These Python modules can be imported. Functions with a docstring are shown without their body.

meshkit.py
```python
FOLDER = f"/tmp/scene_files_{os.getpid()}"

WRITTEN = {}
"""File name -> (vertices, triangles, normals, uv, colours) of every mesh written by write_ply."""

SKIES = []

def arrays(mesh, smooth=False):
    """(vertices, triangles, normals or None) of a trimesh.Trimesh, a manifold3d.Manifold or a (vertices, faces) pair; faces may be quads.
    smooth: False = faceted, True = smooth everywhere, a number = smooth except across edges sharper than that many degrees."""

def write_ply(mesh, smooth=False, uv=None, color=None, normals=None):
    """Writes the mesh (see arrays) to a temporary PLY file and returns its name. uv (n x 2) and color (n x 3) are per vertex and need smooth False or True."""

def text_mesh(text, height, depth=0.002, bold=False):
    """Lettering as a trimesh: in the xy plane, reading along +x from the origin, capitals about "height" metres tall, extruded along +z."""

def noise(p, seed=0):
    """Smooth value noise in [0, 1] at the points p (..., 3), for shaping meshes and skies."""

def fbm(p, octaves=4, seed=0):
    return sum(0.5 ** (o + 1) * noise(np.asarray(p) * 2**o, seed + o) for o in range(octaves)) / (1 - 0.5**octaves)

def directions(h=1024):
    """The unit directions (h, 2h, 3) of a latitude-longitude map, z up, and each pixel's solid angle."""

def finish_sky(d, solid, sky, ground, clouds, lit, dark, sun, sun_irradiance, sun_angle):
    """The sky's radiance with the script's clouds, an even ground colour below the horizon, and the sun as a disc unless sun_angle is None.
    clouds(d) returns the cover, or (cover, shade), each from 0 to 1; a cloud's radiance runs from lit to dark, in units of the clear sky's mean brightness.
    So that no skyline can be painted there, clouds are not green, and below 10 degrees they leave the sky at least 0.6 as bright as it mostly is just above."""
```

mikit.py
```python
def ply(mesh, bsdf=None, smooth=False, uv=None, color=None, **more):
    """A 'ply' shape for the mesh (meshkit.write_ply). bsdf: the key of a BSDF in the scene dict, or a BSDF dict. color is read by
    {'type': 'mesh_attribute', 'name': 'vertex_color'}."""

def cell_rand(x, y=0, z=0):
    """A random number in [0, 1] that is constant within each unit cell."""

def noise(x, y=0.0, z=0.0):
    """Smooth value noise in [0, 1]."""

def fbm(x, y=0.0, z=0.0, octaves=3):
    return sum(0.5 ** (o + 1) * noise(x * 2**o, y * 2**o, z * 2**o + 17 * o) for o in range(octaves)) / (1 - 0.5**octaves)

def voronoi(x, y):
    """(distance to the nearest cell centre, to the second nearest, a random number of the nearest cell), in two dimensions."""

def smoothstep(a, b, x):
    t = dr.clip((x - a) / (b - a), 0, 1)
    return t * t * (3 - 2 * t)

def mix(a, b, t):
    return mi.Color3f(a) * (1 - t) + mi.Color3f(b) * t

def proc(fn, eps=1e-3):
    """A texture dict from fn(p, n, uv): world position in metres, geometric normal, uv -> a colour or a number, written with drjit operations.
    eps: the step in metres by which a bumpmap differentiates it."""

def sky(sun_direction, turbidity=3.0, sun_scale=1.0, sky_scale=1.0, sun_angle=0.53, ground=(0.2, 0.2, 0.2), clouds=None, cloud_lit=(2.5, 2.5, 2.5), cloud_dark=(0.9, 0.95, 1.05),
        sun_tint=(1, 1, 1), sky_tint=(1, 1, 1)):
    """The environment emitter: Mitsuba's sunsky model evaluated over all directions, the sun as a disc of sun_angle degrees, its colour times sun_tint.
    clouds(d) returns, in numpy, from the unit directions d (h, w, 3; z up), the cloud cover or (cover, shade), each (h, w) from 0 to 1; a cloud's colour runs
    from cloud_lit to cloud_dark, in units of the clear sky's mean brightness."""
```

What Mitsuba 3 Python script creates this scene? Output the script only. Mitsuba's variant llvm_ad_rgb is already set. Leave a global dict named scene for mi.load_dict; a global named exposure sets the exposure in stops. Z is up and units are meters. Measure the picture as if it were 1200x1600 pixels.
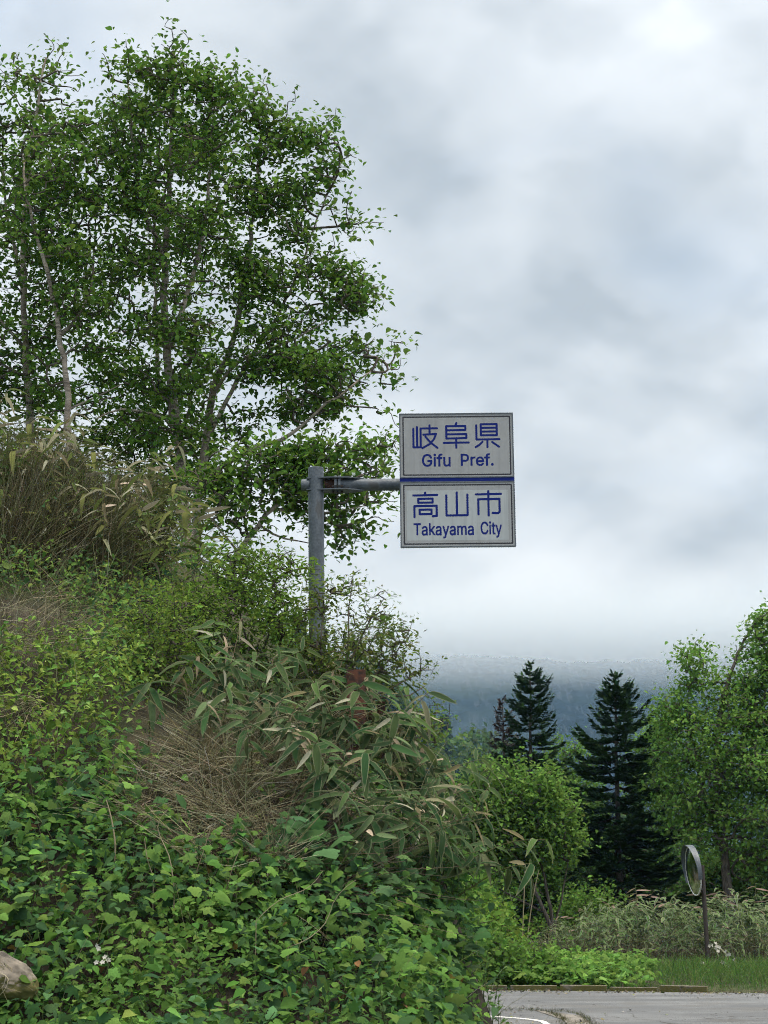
import math
import numpy as np
import trimesh
import mitsuba as mi
import drjit as dr
import mikit
import meshkit
from mikit import proc, noise, fbm, smoothstep, mix, ply
from scipy.interpolate import RBFInterpolator, RegularGridInterpolator
from shapely.geometry import LineString, Polygon, Point
from shapely.ops import unary_union
from shapely import contains_xy

T = mi.ScalarTransform4f
scene, labels = {}, {}

# ---------------------------------------------------------------- camera, sky, exposure
FOC = 2900.0                                    # focal length in pixels of a 1200 x 1600 frame
PITCH = math.atan(600 / FOC)
EYE = np.array([0.0, 0.0, 1.5])
FWD = np.array([0, math.cos(PITCH), math.sin(PITCH)])
UPV = np.array([0, -math.sin(PITCH), math.cos(PITCH)])
exposure = 2.8

scene['camera'] = {'type': 'perspective', 'fov': 2 * math.degrees(math.atan(600 / FOC)), 'fov_axis': 'x',
                   'to_world': T().look_at(origin=EYE.tolist(), target=(EYE + FWD).tolist(), up=[0, 0, 1]),
                   'near_clip': 0.1, 'far_clip': 9000.0, 'medium': {'type': 'ref', 'id': 'air'}}


def cloud_field(d):
    el = np.degrees(np.arcsin(np.clip(d[..., 2], 0, 1)))
    az = np.degrees(np.arctan2(d[..., 0], d[..., 1]))
    # a layer of stratocumulus: noise in directions, stretched sideways, warped by itself
    q = np.stack([d[..., 0] * 6.0, d[..., 1] * 6.0, d[..., 2] * 8.0], -1)
    w = np.stack([meshkit.fbm(q * 0.9 + 7.3, 3, 3), meshkit.fbm(q * 0.9 + 31.7, 3, 4), meshkit.fbm(q * 0.9 + 3.1, 3, 5)], -1) - 0.5
    n1 = meshkit.fbm(q * 0.8 + w * 0.5 + 11.0, 4, 11)
    n2 = meshkit.fbm(q * 2.2 + w * 1.2 + 5.0, 5, 21)
    n3 = meshkit.fbm(q * 6.0 + w * 2.5 + 2.0, 4, 31)
    s = 0.835 + 0.26 * (n1 - 0.5) + 0.25 * (n2 - 0.5) + 0.16 * (n3 - 0.5)
    # the broad dark masses and soft bright breaks of this sky
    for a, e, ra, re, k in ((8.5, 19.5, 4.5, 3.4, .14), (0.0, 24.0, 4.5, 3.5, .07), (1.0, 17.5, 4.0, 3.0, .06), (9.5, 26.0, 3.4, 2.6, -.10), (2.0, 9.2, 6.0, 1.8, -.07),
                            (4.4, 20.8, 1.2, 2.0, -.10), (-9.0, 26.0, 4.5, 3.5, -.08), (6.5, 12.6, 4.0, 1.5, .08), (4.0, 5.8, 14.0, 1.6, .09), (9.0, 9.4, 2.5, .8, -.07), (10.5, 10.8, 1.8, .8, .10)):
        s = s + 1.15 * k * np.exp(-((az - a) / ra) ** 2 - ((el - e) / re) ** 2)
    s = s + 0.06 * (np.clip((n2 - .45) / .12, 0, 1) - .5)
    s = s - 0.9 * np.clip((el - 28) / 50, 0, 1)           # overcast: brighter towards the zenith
    thin = np.clip((0.50 - meshkit.fbm(q * 0.8 + w * 1.2 + 41.0, 4, 51)) / .16, 0, 1)
    return 0.975 - 0.15 * thin, np.clip(s, 0, 1)        # thin places let a little blue through


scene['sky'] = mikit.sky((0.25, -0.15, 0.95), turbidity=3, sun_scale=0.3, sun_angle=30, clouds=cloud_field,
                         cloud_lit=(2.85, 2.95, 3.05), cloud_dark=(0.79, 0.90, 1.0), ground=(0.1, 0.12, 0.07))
scene['air'] = {'type': 'homogeneous', 'albedo': {'type': 'rgb', 'value': [0.76, 0.90, 1.0]}, 'sigma_t': {'type': 'rgb', 'value': [0.00007, 0.000105, 0.00016]}}
scene['haze'] = {'type': 'cube', 'to_world': T().translate([0, 600, 136.5]).scale([2300, 2080, 153.5]),
                 'bsdf': {'type': 'null'}, 'interior': {'type': 'ref', 'id': 'air'}}

# the low cloud that hides the mountain top: a bank of mist inside that air
ck, cj, ci = np.meshgrid((np.arange(28) + .5) / 28, (np.arange(10) + .5) / 10, (np.arange(120) + .5) / 120, indexing='ij')
cz = 120 + 160 * ck
cb = 159 + 20 * (meshkit.fbm(np.stack([ci * 7, cj * 2, ck * 1.5], -1), 4, 2) - .5)
cd = np.clip((cz - cb) / 32, 0, 1) ** 1.6 * np.exp(-(np.clip(cz - cb - 44, 0, 200) / 34) ** 2) * np.sin(np.pi * cj) ** .5 * np.clip(np.minimum(ci, 1 - ci) / .08, 0, 1)
scene['mist'] = {'type': 'heterogeneous', 'albedo': {'type': 'rgb', 'value': [0.89, 0.945, 0.985]}, 'scale': 0.025,
                 'sigma_t': {'type': 'gridvolume', 'grid': mi.VolumeGrid((cd + 1e-4)[..., None].astype(np.float32)), 'to_world': T().translate([-700, 1400, 120]).scale([1400, 160, 160])}}
scene['low_cloud'] = {'type': 'cube', 'to_world': T().translate([0, 1480, 200]).scale([700, 80, 80]), 'bsdf': {'type': 'null'}, 'interior': {'type': 'ref', 'id': 'mist'}, 'exterior': {'type': 'ref', 'id': 'air'}}
labels['low_cloud'] = {'label': 'low white cloud hiding the top of the mountain', 'category': 'cloud', 'kind': 'stuff'}
labels['haze'] = {'label': 'thin blue mountain haze filling the valley air', 'category': 'haze', 'kind': 'stuff'}


def at(px, py, Y):
    """The point at distance Y ahead that the photograph shows at (px, py): how the places were measured."""
    d = FWD[None] + np.outer((np.atleast_1d(px) - 600) / FOC, [1, 0, 0]) + np.outer((800 - np.atleast_1d(py)) / FOC, UPV)
    r = EYE + d * (np.atleast_1d(Y) / d[:, 1])[:, None]
    return r[0] if np.isscalar(px) else r


def project(P):
    q = np.asarray(P) - EYE
    w = q @ FWD
    return np.stack([600 + FOC * q[:, 0] / w, 800 - FOC * (q @ UPV) / w], 1)


# ---------------------------------------------------------------- materials
VC = {'type': 'mesh_attribute', 'name': 'vertex_color'}


def leafmat(rough, trans, spec=1.4):
    return {'type': 'principledthin', 'base_color': VC, 'roughness': rough, 'diff_trans': trans, 'eta': spec, 'flatness': 0.3}


scene['m_leaf'] = leafmat(0.7, 0.75, 1.35)
scene['m_gloss_leaf'] = leafmat(0.42, 0.45, 1.45)
scene['m_needle'] = leafmat(0.6, 0.2, 1.3)
scene['m_straw'] = leafmat(0.7, 0.4, 1.3)


def two(b):
    return {'type': 'twosided', 'bsdf': b}


scene['m_stem'] = two({'type': 'principled', 'base_color': VC, 'roughness': 0.75, 'specular': 0.3})


def rgbv(c):
    return {'type': 'rgb', 'value': list(map(float, c))}


def birch_fn(p, n, uv):
    band = fbm(p.x * 9, p.y * 9, p.z * 38, 3)
    patch = fbm(p.x * 3, p.y * 3, p.z * 5 + 9, 3)
    c = mix((0.24, 0.20, 0.165), (0.42, 0.365, 0.31), smoothstep(0.35, 0.65, patch))
    c = mix(c, (0.10, 0.085, 0.075), smoothstep(0.56, 0.68, band) * 0.8)
    return mix(c, (0.16, 0.17, 0.12), smoothstep(0.58, 0.75, patch) * 0.5)


scene['m_birch'] = {'type': 'bumpmap', 'arbitrary': {**proc(lambda p, n, uv: fbm(p.x * 30, p.y * 30, p.z * 60, 3))}, 'scale': 0.006,
                    'bsdf': {'type': 'principled', 'base_color': proc(birch_fn), 'roughness': 0.8}}


def bark_fn(p, n, uv):
    a = fbm(p.x * 40, p.y * 40, p.z * 8, 3)
    return mix((0.06, 0.05, 0.042), (0.16, 0.135, 0.11), smoothstep(0.3, 0.7, a))


scene['m_bark'] = {'type': 'principled', 'base_color': proc(bark_fn), 'roughness': 0.9}


scene['m_deadwood'] = {'type': 'principled', 'base_color': proc(lambda p, n, uv: mix((0.022, 0.018, 0.016), (0.07, 0.06, 0.055), fbm(p.x * 30, p.y * 30, p.z * 90, 3))), 'roughness': 0.95}


def soil_fn(p, n, uv):
    a = fbm(p.x * 6, p.y * 6, p.z * 6, 4)
    b = fbm(p.x * 1.1, p.y * 1.1, p.z * 1.1 + 3, 3)
    c = mix((0.02, 0.016, 0.011), (0.055, 0.044, 0.03), smoothstep(0.3, 0.75, a))
    return mix(c, (0.045, 0.06, 0.02), smoothstep(0.45, 0.7, b) * 0.6)


scene['m_soil'] = {'type': 'principled', 'base_color': proc(soil_fn), 'roughness': 0.95}


def road_fn(p, n, uv):
    g = noise(p.x * 160, p.y * 160)
    w = fbm(p.x * 0.7, p.y * 1.7, 0.0, 4)
    s = fbm(p.x * 2.2 + 5, p.y * 14, 2.0, 4)
    c = mix((0.085, 0.092, 0.098), (0.135, 0.144, 0.15), smoothstep(0.3, 0.7, w * 0.6 + s * 0.4))
    c = mix(c, (0.07, 0.07, 0.068), smoothstep(0.60, 0.70, s) * 0.45)
    d1, d2, _ = mikit.voronoi(p.x * 0.45 + 1.5 * fbm(p.x, p.y, 3.0, 3), p.y * 0.30 + 1.2 * fbm(p.x * 1.3, p.y, 7.0, 3))
    crack = (1.0 - smoothstep(0.004, 0.022, d2 - d1)) * smoothstep(0.42, 0.55, fbm(p.x * 0.5, p.y * 0.5, 11.0, 2))
    c = mix(c, (0.035, 0.034, 0.03), crack * 0.85)
    c = mix(c, (0.085, 0.08, 0.068), smoothstep(0.56, 0.72, fbm(p.x * 1.4, p.y * 2.2, 5.0, 4)) * 0.35)
    return c * (0.85 + 0.3 * g)


scene['m_road'] = {'type': 'principled', 'base_color': proc(road_fn), 'roughness': 0.85}


def concrete_fn(p, n, uv):
    w = fbm(p.x * 5, p.y * 5, p.z * 5, 4)
    return mix((0.10, 0.095, 0.08), (0.19, 0.18, 0.16), smoothstep(0.3, 0.7, w))


scene['m_concrete'] = {'type': 'principled', 'base_color': proc(concrete_fn), 'roughness': 0.9}


def galv_fn(p, n, uv):
    a = fbm(p.x * 14, p.y * 14, p.z * 5, 4)
    b = fbm(p.x * 60, p.y * 60, p.z * 60, 2)
    c = mix((0.085, 0.105, 0.125), (0.15, 0.175, 0.20), smoothstep(0.3, 0.7, a * 0.6 + b * 0.4))
    return mix(c, (0.075, 0.07, 0.062), smoothstep(0.62, 0.75, a) * 0.55)


scene['m_galv'] = two({'type': 'principled', 'base_color': proc(galv_fn), 'roughness': 0.5, 'metallic': 0.25, 'specular': 0.4})


def rust_fn(p, n, uv):
    a = fbm(p.x * 30, p.y * 30, p.z * 30, 4)
    return mix((0.03, 0.018, 0.015), (0.115, 0.045, 0.026), smoothstep(0.3, 0.7, a))


scene['m_rust'] = two({'type': 'principled', 'base_color': proc(rust_fn), 'roughness': 0.9})
scene['m_darkmetal'] = two({'type': 'principled', 'base_color': rgbv((0.055, 0.045, 0.04)), 'roughness': 0.6, 'metallic': 0.2})


def face_fn(base):
    def f(p, n, uv):
        a = fbm(p.x * 2.5, 0.0, p.z * 2.5, 4)
        b = fbm(p.x * 26, 1.0, p.z * 3.0, 3)
        st = smoothstep(0.50, 0.75, fbm(p.x * 34, 2.0, p.z * 1.6, 3)) * 0.09
        return mi.Color3f(base) * (0.84 + 0.24 * a) * (0.93 + 0.1 * b) * (1.0 - st)
    return f


scene['m_plate'] = two({'type': 'principled', 'base_color': proc(face_fn((0.355, 0.375, 0.385))), 'roughness': 0.45})
scene['m_sticker'] = two({'type': 'principled', 'base_color': proc(face_fn((0.44, 0.485, 0.50))), 'roughness': 0.4})
scene['m_blue'] = two({'type': 'principled', 'base_color': rgbv((0.006, 0.018, 0.17)), 'roughness': 0.6, 'specular': 0.15})
scene['m_black'] = two({'type': 'principled', 'base_color': rgbv((0.02, 0.022, 0.03)), 'roughness': 0.5})
scene['m_white'] = two({'type': 'principled', 'base_color': rgbv((0.75, 0.75, 0.72)), 'roughness': 0.5})
scene['m_mirror'] = two({'type': 'roughconductor', 'material': 'Al', 'alpha': 0.03, 'specular_reflectance': rgbv((0.72, 0.72, 0.72))})


def rock_fn(p, n, uv):
    a = fbm(p.x * 14, p.y * 14, p.z * 14, 4)
    m = fbm(p.x * 6, p.y * 6, p.z * 6 + 4, 3)
    c = mix((0.06, 0.054, 0.044), (0.20, 0.178, 0.145), smoothstep(0.3, 0.7, a))
    return mix(c, (0.11, 0.105, 0.03), smoothstep(0.30, 0.42, m - 0.30 * n.z) * 0.95)


scene['m_rock'] = {'type': 'principled', 'base_color': proc(rock_fn), 'roughness': 0.9}


def mountain_fn(p, n, uv):
    a = fbm(p.x * 0.012, p.y * 0.012, p.z * 0.02, 4)
    b = fbm(p.x * 0.30, p.y * 0.02, p.z * 0.07, 4)
    c = mix((0.014, 0.024, 0.024), (0.032, 0.05, 0.042), smoothstep(0.35, 0.65, a))
    return mix(c, (0.06, 0.07, 0.072), smoothstep(0.55, 0.80, b) * 0.5)


scene['m_mountain'] = {'type': 'diffuse', 'reflectance': proc(mountain_fn)}


# ---------------------------------------------------------------- mesh helpers
def unit(v):
    return v / (np.linalg.norm(v, axis=-1, keepdims=True) + 1e-12)


def put(key, V, F, mat, C=None, smooth=True, **lab):
    if C is not None and np.ndim(C) == 1:
        C = np.tile(C, (len(V), 1))
    scene[key] = ply((V, F), mat, smooth=smooth, color=C)
    if lab:
        labels[key] = lab


def cat(parts):
    parts = [p for p in parts if len(p[0])]
    at_, Vs, Fs, Cs = 0, [], [], []
    for V, F, C in parts:
        Vs.append(V); Fs.append(F + at_); Cs.append(np.tile(C, (len(V), 1)) if np.ndim(C) == 1 else C)
        at_ += len(V)
    return np.vstack(Vs), np.vstack(Fs), np.vstack(Cs)


def tube(P, R, sides=6, cap=True):
    P = np.asarray(P, float)
    R = np.broadcast_to(R, (len(P),)).astype(float)
    t = unit(np.gradient(P, axis=0))
    ref = np.array([0.31, 0.92, 0.2]) if abs(t[0] @ np.array([0.31, 0.92, 0.2])) < 0.9 else np.array([1.0, 0, 0])
    a = unit(np.cross(t, ref))
    b = np.cross(t, a)
    ang = np.arange(sides) * 2 * math.pi / sides
    V = P[:, None] + R[:, None, None] * (np.cos(ang)[None, :, None] * a[:, None] + np.sin(ang)[None, :, None] * b[:, None])
    i, j = np.meshgrid(np.arange(len(P) - 1), np.arange(sides), indexing='ij')
    q = np.stack([i * sides + j, i * sides + (j + 1) % sides, (i + 1) * sides + (j + 1) % sides, (i + 1) * sides + j], -1).reshape(-1, 4)
    F = np.vstack([q[:, [0, 1, 2]], q[:, [0, 2, 3]]])
    V = V.reshape(-1, 3)
    if cap:
        n = len(V)
        V = np.vstack([V, P[:1], P[-1:]])
        jj = np.arange(sides)
        F = np.vstack([F, np.stack([np.full(sides, n), (jj + 1) % sides, jj], 1),
                       np.stack([np.full(sides, n + 1), (len(P) - 1) * sides + jj, (len(P) - 1) * sides + (jj + 1) % sides], 1)])
    return V, F


def spline(P, n):
    """A smooth curve through the points P, n points."""
    P = np.asarray(P, float)
    if len(P) == 2:
        return P[0] + (P[1] - P[0]) * np.linspace(0, 1, n)[:, None]
    from scipy.interpolate import PchipInterpolator
    s = np.concatenate([[0], np.cumsum(np.linalg.norm(np.diff(P, axis=0), axis=1) + 1e-6)])
    return PchipInterpolator(s, P)(np.linspace(0, s[-1], n))


# leaf templates: x along the blade 0..1, y across, z up; faces; tint per vertex
def strip_leaf(xs, ws, fold=0.25, droop=0.2, margin=None):
    V, tint, rows = [], [], []
    for x, w in zip(xs, ws):
        z = -droop * x * x
        row = []
        lat = [0.0] if w == 0 else ([-1, 0, 1] if margin is None else [-1, -0.72, 0, 0.72, 1])
        for s in lat:
            row.append(len(V))
            V.append((x, s * w, z + fold * abs(s) * w))
            tint.append(1.0 if margin is not None and (abs(s) == 1 or x > 0.97) else 0.0)
        rows.append(row)
    F = []
    for a, b in zip(rows[:-1], rows[1:]):
        if len(a) == 1 and len(b) == 1:
            continue
        if len(a) == 1:
            F += [(a[0], b[k + 1], b[k]) for k in range(len(b) - 1)]
        elif len(b) == 1:
            F += [(a[k], a[k + 1], b[0]) for k in range(len(a) - 1)]
        else:
            for k in range(len(a) - 1):
                F += [(a[k], a[k + 1], b[k + 1]), (a[k], b[k + 1], b[k])]
    return np.array(V, float), np.array(F), np.array(tint)


OVATE = [strip_leaf([0, .18, .5, 1], [0, .30, .33, 0], f, d) for f, d in ((.35, .15), (.2, .3), (.5, .05))]
ELLIP = [strip_leaf([0, .3, .65, 1], [0, .2, .19, 0], f, d) for f, d in ((.35, .1), (.2, .25))]
LANCE = [strip_leaf([0, .2, .5, .8, 1], [0, .11, .12, .06, 0], f, d) for f, d in ((.3, .25), (.3, .5))]
NEEDLE = [strip_leaf([0, .25, .7, 1], [.02, .1, .085, 0], f, d) for f, d in ((.2, -.1), (.1, .1))]
SASA = [strip_leaf([0, .12, .35, .62, .85, 1], [0, .085, .115, .095, .05, 0], f, d, margin=True) for f, d in ((.3, .25), (.35, .55), (.25, .1), (.5, .8))]
BLADE = [strip_leaf([0, .35, .7, 1], [.012, .012, .008, 0], .4, d) for d in (.15, .5, .9)]


def lobed_leaf(lobes, depth, cup, teeth=0.04, seed=0):
    """A broad leaf, base at the origin, palmately lobed: a fan of triangles over two rings, cupped."""
    rng = np.random.default_rng(seed)
    n = 4 * lobes + 1
    th = np.linspace(-2.55, 2.55, n)
    env = 0.62 - 0.10 * np.abs(th) / 2.5 * 1.5
    k = np.arange(n)
    r = env * (1 - depth * ((k % 4 == 0) & (k > 0) & (k < n - 1)))
    r[np.arange(n) % 4 == 2] *= 1.28
    r *= 1 + teeth * rng.normal(size=n)
    c = np.array([0.40, 0.0])
    out = np.stack([c[0] + r * np.cos(th), r * np.sin(th)], 1)
    mid = c + (out - c) * 0.5

    def z(p):
        k = np.linalg.norm(p - c, axis=1)
        return -cup * k ** 2 + 0.05 * np.cos(np.arctan2(p[:, 1], p[:, 0] - c[0]) * lobes) * k
    V = np.vstack([[c[0], 0, 0.02], np.c_[mid, z(mid)], np.c_[out, z(out)], [0.08, 0, 0]])
    F = []
    for i in range(n - 1):
        F += [(0, 1 + i, 2 + i), (1 + i, 1 + n + i, 2 + n + i), (1 + i, 2 + n + i, 2 + i)]
    b = len(V) - 1
    F += [(0, 1 + n - 1, b), (0, b, 1)]
    t = np.zeros(len(V)); t[0] = 0.35; t[b] = 0.35
    return V, np.array(F), t


VINE = [lobed_leaf(3, .22, .35, seed=1), lobed_leaf(5, .25, .25, seed=2), lobed_leaf(3, .10, .5, seed=3), lobed_leaf(5, .34, .1, seed=4)]
HEART = [lobed_leaf(3, .02, .4, .02, seed=5), lobed_leaf(3, .05, .2, .03, seed=6)]


def leaves(tpls, P, X, N, S, C, rng, edge=None, wid=None):
    """Leaves at P with blade axis X, normal N, length S and colour C (n x 3)."""
    if len(P) == 0:
        return np.zeros((0, 3)), np.zeros((0, 3), int), np.zeros((0, 3))
    X = unit(X)
    N = unit(N - X * (N * X).sum(1, keepdims=True))
    Yv = np.cross(N, X)
    which = rng.integers(0, len(tpls), len(P))
    out = []
    wid = np.ones(len(P)) if wid is None else wid
    for k, (V, F, t) in enumerate(tpls):
        i = np.nonzero(which == k)[0]
        if not len(i):
            continue
        v = P[i, None] + S[i, None, None] * (V[None, :, :1] * X[i, None] + wid[i, None, None] * V[None, :, 1:2] * Yv[i, None] + V[None, :, 2:] * N[i, None])
        f = F[None] + (np.arange(len(i)) * len(V))[:, None, None]
        c = np.repeat(C[i, None], len(V), 1)
        if edge is not None:
            e = np.asarray(edge)
            e = e[i, None] if e.ndim == 2 else e[None, None]
            c = c * (1 - t[None, :, None]) + e * t[None, :, None]
        out.append((v.reshape(-1, 3), f.reshape(-1, 3), c.reshape(-1, 3)))
    return cat(out)


def tints(rng, n, cols, dv=0.22, weights=None):
    cols = np.asarray(cols, float)
    c = cols[rng.choice(len(cols), n, p=weights)]
    c = np.where(c[:, 1:2] > c[:, :1] * 1.1, c * 1.42, c)         # a leaf reflects about half of this and lets the rest through
    return np.clip(c * np.exp(rng.normal(0, dv, (n, 1))) * np.exp(rng.normal(0, 0.07, (n, 3))), 0.003, 0.6)


def rdir(rng, n, up=0.0):
    v = unit(rng.normal(size=(n, 3)))
    v[:, 2] += up
    return unit(v)


# ---------------------------------------------------------------- trees and shrubs
def grow(rng, stems, attract, sag=0.0, step=0.4):
    """Connects every attractor to the nearest wood already there. Returns nodes, parents, which stem node each began at."""
    pos = [p for s in stems for p in s]
    n0 = len(pos)
    N = np.zeros((n0 + 3 * len(attract) + 4, 3)); N[:n0] = pos
    par = np.full(len(N), -1); plen = np.zeros(len(N)); n = n0
    d0 = np.min(np.linalg.norm(attract[:, None] - N[None, :n0], axis=2), axis=1)
    for a in attract[np.argsort(d0)]:
        d = np.linalg.norm(N[:n] - a, axis=1)
        low = np.maximum(0, N[:n, 2] - a[2])                       # wood grows upwards and outwards
        j = int(np.argmin(d * (1 + 0.10 * plen[:n]) + 0.5 * low))
        k = max(1, int(round(d[j] / step)))
        k = min(k, 3)
        p0 = N[j].copy(); prev = j
        for s in range(1, k + 1):
            q = p0 + (a - p0) * s / k
            if s < k:
                q = q + rng.normal(0, 0.07, 3) * d[j] * 0.8
                q[2] -= sag * d[j] * (s / k) * (1 - s / k) * 2
            if n >= len(N):
                break
            N[n], par[n], plen[n] = q, prev, plen[prev] + d[j] / k
            prev = n; n += 1
    return N[:n], par[:n], n0


def branches(N, par, n0, r_tip, power=0.48):
    cnt = np.ones(len(N))
    for i in range(len(N) - 1, n0 - 1, -1):
        if par[i] >= 0:
            cnt[par[i]] += cnt[i]
    heavy = {}
    for i in range(n0, len(N)):
        p = par[i]
        if p >= n0 and (p not in heavy or cnt[heavy[p]] < cnt[i]):
            heavy[p] = i
    chains = []
    for i in range(n0, len(N)):
        p = par[i]
        if p >= n0 and heavy[p] == i:
            continue
        ch = [p, i]
        while ch[-1] in heavy:
            ch.append(heavy[ch[-1]])
        r = r_tip * cnt[ch[1:]] ** power
        chains.append((N[ch], np.concatenate([[r[0] * 1.1], r]), cnt[i]))
    return chains


def poly_attractors(rng, poly, Y, n, clump, thick=0.8, ymax=1.6, holes=(), gap=0.35, per=7, shrink=0.0, cell=(60.0, 48.0), flat=.55):
    """Points in clumps through the rounded volume whose outline, seen from the road, is the polygon (photo pixels)."""
    pg = Polygon(poly).buffer(0).buffer(-shrink)
    x0, y0, x1, y1 = pg.bounds
    m2px = FOC / Y
    cs = []
    tries = 0
    while len(cs) < n // per and tries < 40000:
        tries += 1
        x, y = rng.uniform(x0, x1), rng.uniform(y0, y1)
        if not contains_xy(pg, x, y) or any(((x - hx) / hr) ** 2 + ((y - hy) / hr) ** 2 < .85 and rng.random() < 0.85 for hx, hy, hr in holes):
            continue
        if meshkit.noise(np.array([x / cell[0], y / cell[1], Y])) < gap:
            continue
        dist = pg.exterior.distance(Point(x, y)) / m2px
        h = min(ymax, thick * dist + 0.15)
        cs.append((x, y, Y + rng.uniform(-1, 1) * h))
    cs = np.array(cs)
    P = at(cs[:, 0], cs[:, 1], cs[:, 2])
    A = np.repeat(P, per, 0) + rng.normal(0, 1, (len(P) * per, 3)) * clump * np.array([1, 1, flat])
    return A


def crown_leaves(rng, N, n0, tpls, per, spread, size, cols, droop=0.5, dv=0.22, flat=0.6, keep=1.0):
    P = N[n0:]
    P = np.repeat(P, per, 0)
    if keep < 1:
        P = P[rng.random(len(P)) < keep]
    n = len(P)
    P = P + rng.normal(0, spread, (n, 3)) * [1, 1, .8]
    X = rdir(rng, n); X[:, 2] = X[:, 2] * 0.5 - droop
    Nn = rdir(rng, n) * (1 - flat) + np.array([0, 0, flat])
    S = size * np.exp(rng.normal(0, 0.22, n))
    return leaves(tpls, P, X, Nn, S, tints(rng, n, cols, dv), rng)


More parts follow.
